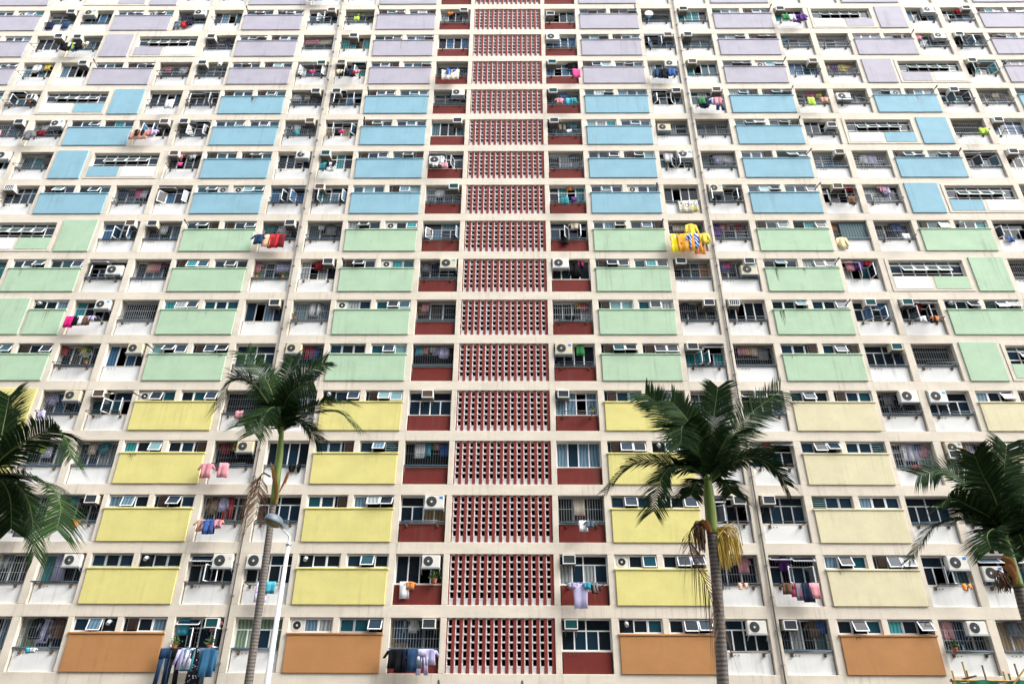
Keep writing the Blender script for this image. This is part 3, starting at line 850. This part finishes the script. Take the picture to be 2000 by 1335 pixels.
def window_ac(x, z, y, pl, r, fin=None):
    fin = fin or r.choice(['grey', 'grey', 'grey', 'green', 'brown']); body = r.choice(['ac_white', 'ac_white', 'ac_cream'])
    t = thing('window_air_conditioner', 'window air conditioner at ' + pl, 'air conditioner', (x, y, z), group='window air conditioners on the balconies')
    for n, me in zip(('casing', 'front_frame', 'fin_grille', 'bracket'), wac_meshes(fin, body)): ob(n, me, t)
def split_ac(x, z, y, pl, r, badge=None):
    badge = badge or r.choice([None, 'blue', 'cyan', 'teal', None, None]); big = r.random() < .45
    t = thing('split_air_conditioner', 'round-fan air conditioner at ' + pl, 'air conditioner', (x, y, z), group='round-fan air conditioners on the balconies')
    for n, me in zip(('casing', 'fan_guard', 'badge', 'bracket'), oac_meshes(r.choice(['ac_white', 'ac_white', 'ac_cream']), None if badge == 'none' else badge, big)):
        if me: ob(n, me, t)

# ------------------------------------------------------------------ drying racks
RY, RZ = -.40, .90
def rack_meshes(v):
    def f():
        a = MB(); L, R_ = .36, 1.78
        for x, d in ((L, -.06 * v), (R_, .06 * v)):
            a.tube([(x, .12, .78), (x, .0, .80), (x + d, RY, RZ), ], .02, 5)
        a.tube([(L - .06 * v, RY, RZ), (R_ + .06 * v, RY, RZ)], .02, 5)
        a.tube([(L - .03 * v, -.2, .85), (R_ + .03 * v, -.2, .85)], .015, 5)
        if v == 2: a.tube([(L, .0, .80), (R_, .0, .80)], .014, 5)
        b = MB(); b.box(-.055, .085, -.075, .055, .13, .075); b.box(-.03, .02, -.05, .03, .085, .0)
        return a.mesh('rail', ['steel_dark' if v != 1 else 'bar']), b.mesh('bracket', ['rust'])
    return cached(('rack', v), f)
def rack(x0, z, sx, pl, r):
    a, b = rack_meshes(r.choice([1, 2, 3]))
    t = thing('drying_rack', 'folding metal drying rack at ' + pl, 'drying rack', (x0, 0, z), sc=(sx, 1, 1), group='drying racks on the balconies')
    ob('rail', a, t); ob('bracket', b, t, (.36, 0, .78)); ob('bracket', b, t, (1.78, 0, .78))

# ------------------------------------------------------------------ laundry
def strip(b, rows, nx, amp, th, ph, freq=16., yo=0.):
    """a cloth strip: rows of (z, xl, xr); front and back skins joined at the rim"""
    o = len(b.v); n = nx + 1; R_ = len(rows)
    for side in (0, 1):
        for j, (z, xl, xr) in enumerate(rows):
            g = min(1., .25 + j / max(1, R_ - 1))
            for i in range(n):
                u = i / nx; x = xl + (xr - xl) * u
                y = yo + 1.5 * amp * g * math.sin(freq * x + ph + j * .35) + amp * .8 * g * math.sin(2.3 * freq * x + 1.7 * ph) + (th if side else 0.)
                b.v.append((x, y, z))
    def add(f, fl):
        b.f.append(f if not fl else f[::-1]); b.m.append(0); b.sm.append(True)
    S2 = n * R_
    for side in (0, 1):
        for j in range(R_ - 1):
            for i in range(nx):
                p = o + side * S2 + j * n + i; add((p, p + n, p + n + 1, p + 1), side == 1)
    for j in range(R_ - 1):
        p = o + j * n; add((p, p + S2, p + n + S2, p + n), False); p += nx; add((p, p + n, p + n + S2, p + S2), False)
    for i in range(nx):
        p = o + i; add((p, p + 1, p + 1 + S2, p + S2), False); p += (R_ - 1) * n; add((p, p + S2, p + S2 + 1, p + 1), False)
def garment(kind, m, v):
    def f():
        b = MB(); r = random.Random(hash_(kind) + v * 31); ph = r.uniform(0, 6); q = r.uniform(.9, 1.1); th = .018
        j = lambda a: a + r.uniform(-.02, .02)
        if kind in ('towel', 'blanket'):
            w, h = (.46 * q, .62) if kind == 'towel' else (1.1 * q, .72)
            strip(b, [(.01, -w / 2, w / 2), (-h * .3, j(-w / 2), j(w / 2)), (-h * .65, j(-w / 2), j(w / 2)), (-h, j(-w / 2), j(w / 2))], 8 if kind == 'towel' else 16, .018, th, ph, 18)
            strip(b, [(.012, -w / 2, w / 2), (-h * .25, -w / 2 + .01, w / 2 - .01), (-h * .5, j(-w / 2), j(w / 2))], 6, .012, th, ph + 1, 18, yo=.04)
        elif kind in ('shirt', 'tee', 'dress', 'coat'):
            w = .46 * q; h = {'shirt': .70, 'tee': .58, 'dress': .95, 'coat': .8}[kind]; fl = .05 if kind == 'dress' else .0
            strip(b, [(.01, -w * .22, w * .22), (-.05, -w * .5, w * .5), (-.2, -w * .46, w * .46), (-h * .6, -w * .47 - fl / 2, w * .47 + fl / 2), (-h, j(-w * .5 - fl), j(w * .5 + fl))], 8, .024, .03, ph, 15)
            sl = {'shirt': .52, 'tee': .24, 'dress': .22, 'coat': .55}[kind]
            for s in (-1, 1):
                a = r.uniform(.08, .32) if kind != 'tee' else r.uniform(.5, .8); x = s * w * .44; o = len(b.v)
                strip(b, [(-.035, x - .07, x + .07), (-.035 - sl * .5, x - .065 + s * sl * a * .5, x + .065 + s * sl * a * .5), (-.035 - sl, x - .05 + s * sl * a, x + .05 + s * sl * a)], 3, .012, .028, ph + s, 20, yo=.012)
        elif kind in ('trousers', 'shorts'):
            w = .42 * q; h = .95 if kind == 'trousers' else .5
            strip(b, [(.01, -w / 2, w / 2), (-.12, -w * .52, w * .52), (-.27, -w * .55, w * .55)], 8, .014, .03, ph, 14)
            for s in (-1, 1):
                c = s * w * .29
                strip(b, [(-.26, c - w * .26, c + w * .26), (-.55 * h / .95, c + s * .02 - w * .2, c + s * .02 + w * .2), (-h, c + s * .05 - w * .22, c + s * .05 + w * .22)], 4, .014, .032, ph + s, 16, yo=.006)
        elif kind == 'socks':
            for c in (-.06, .06):
                strip(b, [(.01, c - .04, c + .04), (-.16, c - .04, c + .04), (-.25, c - .03 + .02, c + .06), (-.33, c + .02, c + .11)], 3, .01, .03, ph + c * 9, 20)
        else:  # several small pieces bunched on one bar
            for d in range(4):
                c = r.uniform(-.2, .2); w = r.uniform(.10, .2); h = r.uniform(.16, .38)
                strip(b, [(.012, c - w / 2, c + w / 2), (-h * .4, c - w * .6 + r.uniform(-.03, .03), c + w * .6), (-h * .8, c - w * .5, c + w * .55 + r.uniform(-.03, .05)), (-h, c - w * .3, c + w * .3)], 4, .03, .03, ph + d, 22, yo=.025 * (d - 2))
        return b.mesh(kind, ['cloth_' + m])
    return cached(('gar', kind, m, v), f)
def hash_(s): return sum((i + 1) * ord(c) for i, c in enumerate(s))
NAME = {'tee': 'tee_shirt', 'bundle': 'washing_bundle', 'socks': 'pair_of_socks'}
WORD = {'tee': 'tee-shirt', 'bundle': 'crumpled washing', 'socks': 'socks', 'trousers': 'trousers', 'blanket': 'blanket'}
CWORD = {'bluewave': 'blue-waved', 'orangedot': 'orange-dotted', 'rings': 'ring-patterned', 'yellowleaf': 'yellow-patterned', 'yellowstripe': 'yellow-striped', 'candy': 'candy-striped', 'bluetie': 'blue tie-dyed',
         'orangeleaf': 'orange-patterned', 'pinkprint': 'pink-printed', 'floral': 'floral', 'camo': 'camouflage', 'darkprint': 'black-printed', 'darkred': 'dark-red', 'hotpink': 'hot-pink', 'steelblue': 'steel-blue', 'slate': 'slate'}

# ------------------------------------------------------------------ potted plants
def plant(x, y, z, pl, r, s=1.):
    t = thing('potted_plant', 'potted plant ' + pl, 'plant', (x, y, z), sc=(s, s, s), group='plants on the balconies')
    def pot():
        b = MB(); b.tube([(0, 0, 0), (0, 0, .03), (0, 0, .15), (0, 0, .17)], [.07, .075, .10, .105], 10); return b.mesh('pot', ['terracotta'])
    ob('pot', cached('pot', pot), t)
    b = MB()
    for i in range(120):
        a, e = r.uniform(0, 6.28), r.uniform(.1, 1.5); d = r.uniform(.06, .26)
        c = Vector((math.cos(a) * math.cos(e) * d, math.sin(a) * math.cos(e) * d * .8, .17 + math.sin(e) * d * 1.2))
        u = Vector((r.uniform(-1, 1), r.uniform(-1, 1), r.uniform(-1, 1))).normalized() * .05; w = u.cross(Vector((r.uniform(-1, 1), .3, r.uniform(-1, 1)))).normalized() * .022
        b.quadmesh([c - u, c + w, c + u, c - w], [(0, 1, 2, 3)], r.choice([0, 0, 1]))
    for i in range(6):
        a = r.uniform(0, 6.28); b.tube([(0, 0, .15), (math.cos(a) * .1, math.sin(a) * .08, .32)], .006, 4)
    ob('foliage', b.mesh('foliage', ['leaf', 'leaf_pale']), t)

# ------------------------------------------------------------------ fill the balconies
for k in range(NROW):
    zb = Z0 + k * H
    bl = [q for q in bays(k) if q[0] == 'bal']
    cnt = {}
    for t, s, i, a, b in sorted(bl, key=lambda q: q[2]):
        cnt[s] = cnt.get(s, 0) + 1; n = cnt[s]
        key = ('L' if s < 0 else 'R') + str(i); r = random.Random(k * 977 + i * 13 + (s > 0) * 499)
        sp = TABLE.get((k, key))
        if sp is None:
            sp = dict(win=r.choice('gsgct'), cur=r.choice('bxwnl'), fit=(['k'] if r.random() < .6 else []) + ([r.choice(['wl', 'wr', 'or'])] if r.random() < .7 else []), wash=[])
        fit = sp['fit']; sx = (b - a) / WB
        sp['tr'] = 'tr' in fit; sp['deco'] = 'deco' in fit; sp['frame'] = 'alu_brown' if 'brown' in fit else None
        bal = balcony(k, s, i, a, b, sp)
        pl = place(k, s, n)
        yw = -.10 - r.random() * .08
        for fcode in fit:
            if fcode[0] == 'w' and fcode[1] in 'lcr' and fcode != 'wide':
                u = {'l': .42, 'c': .95, 'r': 1.68}[fcode[1]]; z = 1.96 if 'm' not in fcode else 1.5
                window_ac(a + u * sx, zb + z, yw, pl, r, {'b': 'bars', 'g': 'green'}.get(fcode[2:3]))
            elif fcode[0] == 'o' and fcode[1] in 'lcr':
                u = {'l': .52, 'c': 1.07, 'r': 1.60}[fcode[1]]; z = 1.87 if 'm' not in fcode else 1.42
                split_ac(a + u * sx, zb + z, -.10, pl, r, 'red' if (k, key) == (1, 'L3') else 'blue' if (k, key) in ((2, 'L1'), (1, 'R5'), (5, 'R1')) else None)
            elif fcode == 'k': rack(a, zb, sx, pl, r)
            elif fcode in ('plantl', 'plantr'): plant(a + (.3 if fcode == 'plantl' else 1.8) * sx, -.02 if 'k' not in fit else -.2, zb + .905 if 'k' not in fit else zb + .86, ('outer' if (fcode == 'plantl') == (s < 0) else 'inner') + ' end, ' + pl, r, 1.2 if k < 2 else .9)
            elif fcode == 'shutter':
                q = MB()
                for j in range(24): q.cbox(.55 + j * .065, .16, .95, .55 + j * .065 + .06, .19, 2.15, .008)
                ob('roller_shutter', q.mesh('roller_shutter', ['curtain_s']), bal)
            elif fcode == 'dish':
                d = thing('satellite_dish', 'white round dish aerial at ' + pl, 'dish', (a + .5, -.25, zb + 1.35))
                q = MB(); 
                for j in range(3): q.disc(0, .04 * (1 - (j + 1) / 3) ** 2, 0, .1 * (j + 1), 16, 0, .1 * j)
                q.disc(0, .02, 0, .3, 16, 0); q.tube([(0, .02, 0), (0, .3, -.45)], .02, 6)
                ob('reflector', q.mesh('reflector', ['ac_white']), d)
            elif fcode == 'bag':
                d = tag(ob('plastic_bag', garment('bundle', 'white', 3), None, (a + 1.7 * sx, -.12, zb + (2.1 if k != 10 else 2.2)), sc=(.9, .9, 1.2)), 'white plastic bag at ' + pl, 'bag')
        hasrack = 'k' in fit
        if sp['win'] in 'gd' and k < 16 and not any(w[3] == 'i' for w in sp['wash']) and (k, key) not in ((6, 'L4'), (5, 'R5'), (14, 'R5')) and r.random() < .5:
            for w in r.sample(['shirt grey', 'tee navy', 'shirt white', 'tee brown', 'towel slate', 'shirt black', 'tee teal', 'towel cream', 'shirt lavender', 'trousers denim'], r.choice([1, 2, 2, 3])):
                sp['wash'].append(w.split() + [str(round(r.uniform(.25, 1.9), 2)), 'i', '.85'])
        seen = {}
        for w in sp['wash']:
            kind, c, u, pos = w[0], w[1], float(w[2]), w[3]; sc = (float(w[4]) if len(w) > 4 else 1.) * (1.16 if pos == 'f' else 1.1)
            me = garment(kind, c, r.randrange(3))
            if pos == 'f': y, z = (RY - .012, RZ + .005) if hasrack else (.012, .985)
            else: y, z = (.29 if sp['win'] in 'gd' else .12), 2.15
            if pos == 'h': y, z = .02, 1.98
            if pos == 'f': y -= .016 * min(len(seen), 7)
            else: y += .02 * (len(seen) % 3)
            seen[len(seen)] = 1
            wd = CWORD.get(c, c) + ' ' + WORD.get(kind, kind)
            o = ob(NAME.get(kind, kind), me, None, (a + u * sx, y, zb + z), (0, 0, r.uniform(-.08, .08)), (.95 * sc ** .5, 1, sc))
            tag(o, wd + (' inside ' if pos == 'i' else ' outside ') + pl, {'tee': 'tee-shirt', 'bundle': 'washing'}.get(kind, kind), 'laundry drying on the balconies')

# ------------------------------------------------------------------ palms
def spline(pts, n):
    P = [pts[0] * 2 - pts[1]] + pts + [pts[-1] * 2 - pts[-2]]; out = []
    segs = len(pts) - 1
    for i in range(n + 1):
        t = i / n * segs; k = min(int(t), segs - 1); u = t - k; a, b, c, d = P[k:k + 4]
        out.append(.5 * ((2 * b) + (c - a) * u + (2 * a - 5 * b + 4 * c - d) * u * u + (3 * b - a - 3 * c + d) * u ** 3))
    return out
def frond_mesh(pts, r, leaf=.62, mats=('frond', 'frond_pale', 'rachis'), n=56, droop=.25, bare=.12, keep=1.):
    c = spline(pts, n); L = sum((c[i + 1] - c[i]).length for i in range(n)); b = MB()
    b.tube(c[::2], [max(.006, .032 * (1 - i / (n / 2)) ** .8) for i in range(len(c[::2]))], 5, 2)
    roll = r.uniform(-.45, .45); ch = (c[-1] - c[0]); steep = ch.z > .55 * ch.length
    for i in range(int(n * bare), n + 1):
        t = i / n; d = (c[min(i + 1, n)] - c[max(i - 1, 0)]).normalized()
        side = d.cross(Vector((0, 0, 1)))
        if steep or side.length < .15: side = d.cross(Vector((0, -1, .25)))
        side.normalize(); nrm = side.cross(d); side = side * math.cos(roll) + nrm * math.sin(roll); nrm = side.cross(d)
        ll = leaf * (math.sin(math.pi * (.13 + .60 * t)) ** .6) * r.uniform(.85, 1.1)
        for s in (-1, 1):
            for dup in (0, 1):
                if r.random() > keep: continue
                fwd = .38 + .55 * t + r.uniform(-.07, .07); lift = r.uniform(.05, .2)
                v = (side * s + d * fwd + nrm * lift).normalized()
                p0 = c[i] + d * (dup * L / n * .5); w = d * r.uniform(.018, .026)
                p1 = p0 + v * ll * .5 + Vector((0, 0, -droop * ll * .10)); p2 = p0 + v * ll + Vector((0, 0, -droop * ll * r.uniform(.4, .9)))
                up = nrm * .012
                b.quadmesh([p0 - w * .6, p0 + w * .6, p1 + w + up, p1 - w + up, p2], [(0, 1, 2, 3), (3, 2, 4)], 0 if r.random() < .78 else 1)
    return b.mesh('frond', list(mats))
def palm(label, Y, trunk, fronds, tw, seed, shaft=None, leaf=.62, rad_px=None, dead=(), bloom=(), sheath=()):
    """trunk: pixel points crown -> down; fronds: pixel polylines with per-point depth offsets"""
    r = random.Random(seed); P = [at(x, y, Y) for x, y in trunk]
    low = P[-1]; d = (P[-1] - P[-2]).normalized()
    base = Vector((low.x + d.x / d.z * (0 - low.z), low.y, 0))
    t = thing('palm_tree', label, 'palm', base, group='palms in front of the block')
    path = [p - base for p in ([base] + P[::-1])]
    tr = spline(path, 40); b = MB()
    b.tube(tr, [tw * (1.35 - .35 * min(1, i / 6)) * (1 - .18 * i / 40) * (1 + .025 * (i % 2)) for i in range(41)], 14)
    ob('trunk', b.mesh('trunk', ['trunk']), t)
    S_ = [at(x, y, Y) - base for x, y in shaft]; b = MB(); sp = spline(S_, 12)
    b.tube(sp, [tw * (.95 + .22 * math.sin(math.pi * min(1, (1 - i / 12) * .9 + .1)) * (i < 10)) * (1 - .35 * i / 12) for i in range(13)], 14)
    ob('crownshaft', b.mesh('crownshaft', ['crownshaft']), t)
    top = S_[-1]
    for fr_ in fronds:
        dy = fr_[0]; pts = [top - Vector((0, 0, .25))]
        n = len(fr_) - 1
        for i, (x, y) in enumerate(fr_[1:]):
            q = at(x, y, Y) - base; u = (i + 1) / n
            pts.append(at(x, y, Y + dy * u) - base)
        ob('frond', frond_mesh(pts, r, leaf), t)
    for fr_ in dead:
        pts = [at(x, y, Y - .1) - base for x, y in fr_]
        ob('dead_frond', frond_mesh(pts, r, leaf * .75, ('frond_dead', 'frond_dead', 'frond_dead'), 34, 2.2, .3, .6), t)
    for cx, cy, wpx, hpx, m in bloom:
        b = MB()
        for i in range(70):
            a = at(cx + r.uniform(-.15, .15) * wpx, cy + r.uniform(-.05, .05) * hpx, Y + r.uniform(-.1, .1)) - base
            e = at(cx + r.uniform(-.05, 1) * wpx, cy + r.uniform(.35, 1) * hpx, Y + r.uniform(-.3, .3)) - base
            mid = (a + e) / 2 + Vector(((e.x - a.x) * .35, 0, abs(e.x - a.x) * .5 + .05))
            b.tube(spline([a, mid, e], 5), .011, 4)
        ob('flower_spray', b.mesh('flower_spray', [m]), t)
    for pts in sheath:
        b = MB(); q = [at(x, y, Y - .12) - base for x, y in pts]; sp = spline(q, 8)
        for i in range(8):
            w0 = .10 * math.sin(math.pi * (.15 + .8 * i / 8)); w1 = .10 * math.sin(math.pi * (.15 + .8 * (i + 1) / 8)); u = Vector((.7, -.5, .3)).normalized()
            b.quadmesh([sp[i] - u * w0, sp[i] + Vector((0, -.04, 0)), sp[i] + u * w0, sp[i + 1] - u * w1, sp[i + 1] + Vector((0, -.04, 0)), sp[i + 1] + u * w1], [(0, 1, 4, 3), (1, 2, 5, 4)], 0, True)
        ob('dead_sheath', b.mesh('dead_sheath', ['sheath_dead']), t)
    return t

palm('slender palm with bare lower trunk rising behind the lamp-post', -10.5, [(533, 985), (521, 1080), (500, 1230), (485, 1335)],
     [(.3, (540, 800), (520, 742), (480, 690)), (-.8, (525, 790), (490, 745), (456, 740), (428, 793)), (.8, (552, 790), (556, 740), (572, 700)), (-.5, (562, 780), (590, 735), (633, 708)),
      (.4, (565, 815), (610, 806), (660, 805), (698, 835)), (-.9, (565, 805), (605, 795), (648, 782), (672, 786)), (-1.2, (532, 812), (505, 808), (478, 830)), (1.2, (562, 825), (590, 822), (622, 858)),
      (-1.4, (556, 790), (578, 760), (612, 748)), (1.5, (545, 790), (528, 760), (505, 750)), (-1.5, (545, 800), (525, 800), (498, 845))],
     .125, 3, shaft=[(535, 985), (541, 930), (547, 880), (550, 838)], leaf=.85,
     dead=[[(528, 930), (512, 925), (505, 960), (498, 1010)]], sheath=[[(538, 985), (540, 960), (534, 925), (529, 903)], [(545, 962), (556, 940), (563, 922), (558, 945)]])
palm('tall palm with yellow flower spray and a brown hanging frond', -15.7, [(1390, 1040), (1399, 1130), (1406, 1230), (1412, 1335)],
     [(.3, (1365, 918), (1338, 914), (1290, 900), (1235, 905), (1183, 958)), (-.5, (1359, 918), (1320, 912), (1294, 930), (1277, 995)), (.4, (1370, 905), (1328, 845), (1294, 797), (1262, 770)),
      (-.4, (1374, 900), (1355, 845), (1336, 811), (1313, 786)), (.2, (1387, 905), (1390, 855), (1396, 800), (1402, 758)), (.5, (1400, 905), (1424, 866), (1462, 811), (1522, 765)),
      (-.3, (1400, 930), (1428, 905), (1470, 893), (1508, 908), (1534, 943)), (.7, (1401, 922), (1440, 893), (1478, 876), (1510, 880)), (-1.3, (1372, 900), (1350, 850), (1333, 832), (1330, 868)),
      (1.0, (1402, 935), (1415, 940), (1428, 962)), (1.0, (1370, 935), (1358, 945), (1350, 965)), (-1.2, (1395, 905), (1410, 870), (1425, 850), (1440, 850))],
     .135, 11, shaft=[(1391, 1042), (1388, 1000), (1384, 960), (1382, 925)], leaf=.74,
     dead=[[(1385, 1040), (1374, 1015), (1347, 1040), (1352, 1085), (1375, 1130), (1392, 1180), (1402, 1225)]], bloom=[(1405, 1032, 48, 85, 'bloom'), (1378, 1020, -20, 60, 'frond_dead')],
     sheath=[[(1388, 1040), (1375, 1018), (1368, 1022)]])
palm('broad palm with arching fronds at the building end beyond the lamp-post', -16.4, [(-22, 990), (-30, 1100), (-40, 1250), (-45, 1335)],
     [(.2, (-5, 885), (8, 825), (18, 775)), (-.3, (0, 898), (49, 862), (99, 840), (126, 852), (139, 892)), (-.8, (8, 925), (62, 932), (99, 950), (118, 985), (112, 1032)), (.3, (20, 938), (48, 965), (62, 1007), (67, 1080)),
      (.8, (-30, 880), (-45, 830), (-70, 790)), (.5, (-40, 905), (-90, 890), (-130, 950)), (-1.2, (-35, 930), (-70, 950), (-90, 1010)), (1.1, (5, 940), (20, 975), (22, 1030)), (.5, (-10, 880), (-8, 830), (-20, 790))],
     .14, 5, shaft=[(-21, 992), (-18, 960), (-16, 930), (-15, 912)], leaf=.85)
palm('leaning palm with two orange dead sheaths beside the bamboo scaffold', -14.3, [(1988, 1145), (2000, 1190), (2022, 1260), (2045, 1335)],
     [(.2, (1949, 1000), (1897, 955), (1850, 918), (1795, 928)), (-.6, (1939, 1015), (1897, 990), (1858, 972), (1836, 990)), (.3, (1949, 1030), (1881, 1014), (1823, 1030), (1779, 1088)), (.2, (1954, 981), (1960, 929), (1966, 871)),
      (-.5, (1944, 976), (1920, 929), (1903, 888)), (.4, (1967, 997), (1986, 955), (1993, 925)), (-.2, (1973, 1012), (2010, 1000), (2045, 1025)), (-.9, (1944, 1033), (1928, 1045), (1936, 1072)),
      (1.1, (1968, 1030), (1990, 1040), (2005, 1080))],
     .13, 8, shaft=[(1989, 1146), (1979, 1115), (1968, 1075), (1959, 1040)], leaf=.78, bloom=[(1975, 1130, -25, 28, 'frond_dead')],
     sheath=[[(1984, 1140), (1978, 1110), (1968, 1092), (1958, 1086)], [(1982, 1128), (1970, 1108), (1960, 1104), (1951, 1112)]])

# ------------------------------------------------------------------ street lamp
YL = -12.6
ptop = at(563.5, 1062, YL); pb = Vector((ptop.x, YL, 0))
t = thing('street_lamp', 'white street lamp post with grey hooded lantern in front of slender palm', 'street lamp', pb)
b = MB(); b.tube([(0, 0, 0), (0, 0, .9), (0, 0, .95), (0, 0, ptop.z)], [.12, .115, .085, .055], 14); ob('post', b.mesh('post', ['lamp_white']), t)
nk = at(565, 1046, YL) - pb; hd = at(535, 1017, YL - .5) - pb
b = MB(); b.tube([(0, 0, ptop.z), (0, 0, ptop.z + .03), nk, nk * .75 + hd * .25, nk * .35 + hd * .65], [.05, .04, .026, .022, .022], 8)
b.tube([(0, 0, ptop.z - .03), (0, 0, ptop.z + .02)], .075, 12)
for a in range(6):
    b.tube([(.07 * math.cos(a), .07 * math.sin(a), ptop.z - .01), (.095 * math.cos(a), .095 * math.sin(a), ptop.z + .02)], .012, 5)
ob('arm', b.mesh('arm', ['lamp_white']), t)
def lantern():
    sh = MB(); gl = MB(); n = 22
    def ring(bm, rows, flip):
        o = len(bm.v)
        for (rx, ry, z, x) in rows:
            for k in range(n):
                a = 2 * math.pi * k / n; bm.v.append((x + rx * math.cos(a), ry * math.sin(a), z))
        for i in range(len(rows) - 1):
            for k in range(n):
                q = (k + 1) % n; f = (o + i * n + k, o + i * n + q, o + i * n + n + q, o + i * n + n + k); bm.f.append(f if not flip else f[::-1]); bm.m.append(0); bm.sm.append(True)
        bm.f.append(tuple(o + (len(rows) - 1) * n + k for k in range(n))); bm.m.append(0); bm.sm.append(True)
    ring(sh, [(.29, .20, -.05, .0), (.305, .21, -.03, 0), (.30, .205, .0, 0), (.28, .19, .07, -.01), (.23, .16, .13, -.02), (.14, .10, .17, -.03), (.03, .02, .185, -.03)], False)
    ring(sh, [(.28, .19, -.05, 0), (.27, .18, -.045, 0)], True)
    ring(gl, [(.265, .18, -.04, 0), (.25, .17, -.09, 0), (.19, .13, -.135, 0), (.10, .07, -.16, 0), (.02, .015, -.165, 0)], True)
    sh.box(.2, -.07, -.06, .40, .07, .04)
    return sh.mesh('hood', ['lamp_shell']), gl.mesh('lamp_glass', ['lamp_glass'])
hm, gm_ = lantern(); rz = math.atan2(nk.y - hd.y, nk.x - hd.x)
hood = ob('hood', hm, t, hd, (rad(6), rad(10), rz)); ob('lamp_glass', gm_, t, hd, (rad(6), rad(10), rz))

# ------------------------------------------------------------------ bamboo scaffold at the foot of the block
YS = -1.3; sb = at(1862, 1335, YS)
t = thing('bamboo_scaffold', 'bamboo scaffold platform with green netting at the foot of the block', 'scaffold', (sb.x, YS, 0))
O = Vector((sb.x, YS, 0))
def pole(p, q, m='bamboo', r0=.035):
    b = MB(); n = max(3, int((q - p).length / .35)); pts = [p.lerp(q, i / n) for i in range(n + 1)]
    v = []; rr = []
    for i, c in enumerate(pts):
        v.append(c); rr.append(r0 * (1.12 if i % 1 == 0 else 1))
        if i < n: v.append(c.lerp(pts[i + 1], .12)); rr.append(r0 * .93); v.append(c.lerp(pts[i + 1], .88)); rr.append(r0 * .93)
    b.tube(v, rr, 7); ob('bamboo_pole', b.mesh('bamboo_pole', [m]), t)
def P3(x, y, dy=0.): return at(x, y, YS + dy) - O
for x, y, dy, m in [(1859, 1308, 0, 'bamboo'), (1879, 1291, 0, 'bamboo'), (1887, 1308, .6, 'bamboo_dark'), (1918, 1298, 0, 'bamboo_dark'), (1959, 1310, .5, 'bamboo'), (1970, 1314, .2, 'bamboo_dark'), (1981, 1295, 0, 'bamboo_dark'), (2040, 1295, 0, 'bamboo')]:
    p = P3(x, y, dy); pole(Vector((p.x, p.y, 0)), p, m)
pole(P3(1856, 1327), P3(2060, 1330), 'bamboo'); pole(P3(1880, 1325, .3), P3(1906, 1319, -.9), 'bamboo_dark'); pole(P3(1975, 1342, -.1), P3(2006, 1298, -.15), 'bamboo')
pole(P3(1856, 1329, .7), P3(2060, 1332, .7), 'bamboo_dark'); pole(P3(1858, 1326, -.1), P3(1863, 1336, .9), 'bamboo_dark')
c0, c1 = P3(1864, 1328), P3(2060, 1330); b = MB(); n = 60
for row in range(9):
    for i in range(n + 1):
        u = i / n; top_ = c0.lerp(c1, u); b.v.append((top_.x, -.07 - .05 * math.sin(u * 31 + row * .5) * (row > 0), top_.z - .02 - row * .32 - (.06 * math.sin(u * 17) if row == 0 else 0)))
for row in range(8):
    for i in range(n): p = row * (n + 1) + i; b.f.append((p, p + n + 1, p + n + 2, p + 1)); b.m.append(0); b.sm.append(True)
ob('netting', b.mesh('netting', ['net']), t)

# dark posts whose tips show above the lower edge
for x, y in ((1020, 1327), (857, 1326)):
    q = at(x, y, -6.); b = MB(); b.tube([(0, 0, 0), (0, 0, q.z - .1), (0, 0, q.z - .03), (0, 0, q.z)], [.045, .045, .035, .012], 8)
    b.tube([(0, 0, 0), (0, 0, .03)], .1, 10)
    tag(ob('metal_post', b.mesh('metal_post', ['steel_dark']), None, (q.x, -6., 0)), 'slim dark metal post standing below the ' + ('breeze-block screen' if x > 900 else 'red balcony beside the breeze screen'), 'post')

# ------------------------------------------------------------------ unseen block added behind the camera to shade the lower storeys
OY, OH, OX = -57., 62., 90.
t = thing('facing_block', 'plain grey housing block across the court facing the pastel one', 'building', (0, OY - 7, 0))
b = MB(); b.box(-OX, -7, 0, OX, 7, OH); b.box(-OX - .4, -7.4, OH, OX + .4, 7.4, OH + .8); ob('wall', b.mesh('wall', ['block_grey']), t)
for k in range(21):
    z = 2.2 + k * 2.8; b = MB()
    b.box(-OX, 7.002, z, OX, 7.25, z + .95); ob('balcony_band', b.mesh('balcony_band', ['block_grey']), t)
    b = MB()
    for i in range(46): x = -OX + 1 + i * 3.85; b.box(x, 7.003, z + 1.0, x + 2.7, 7.05, z + 2.2)
    q = ob('windows', b.mesh('windows', ['glass_dark']), t); q['kind'] = 'stuff'
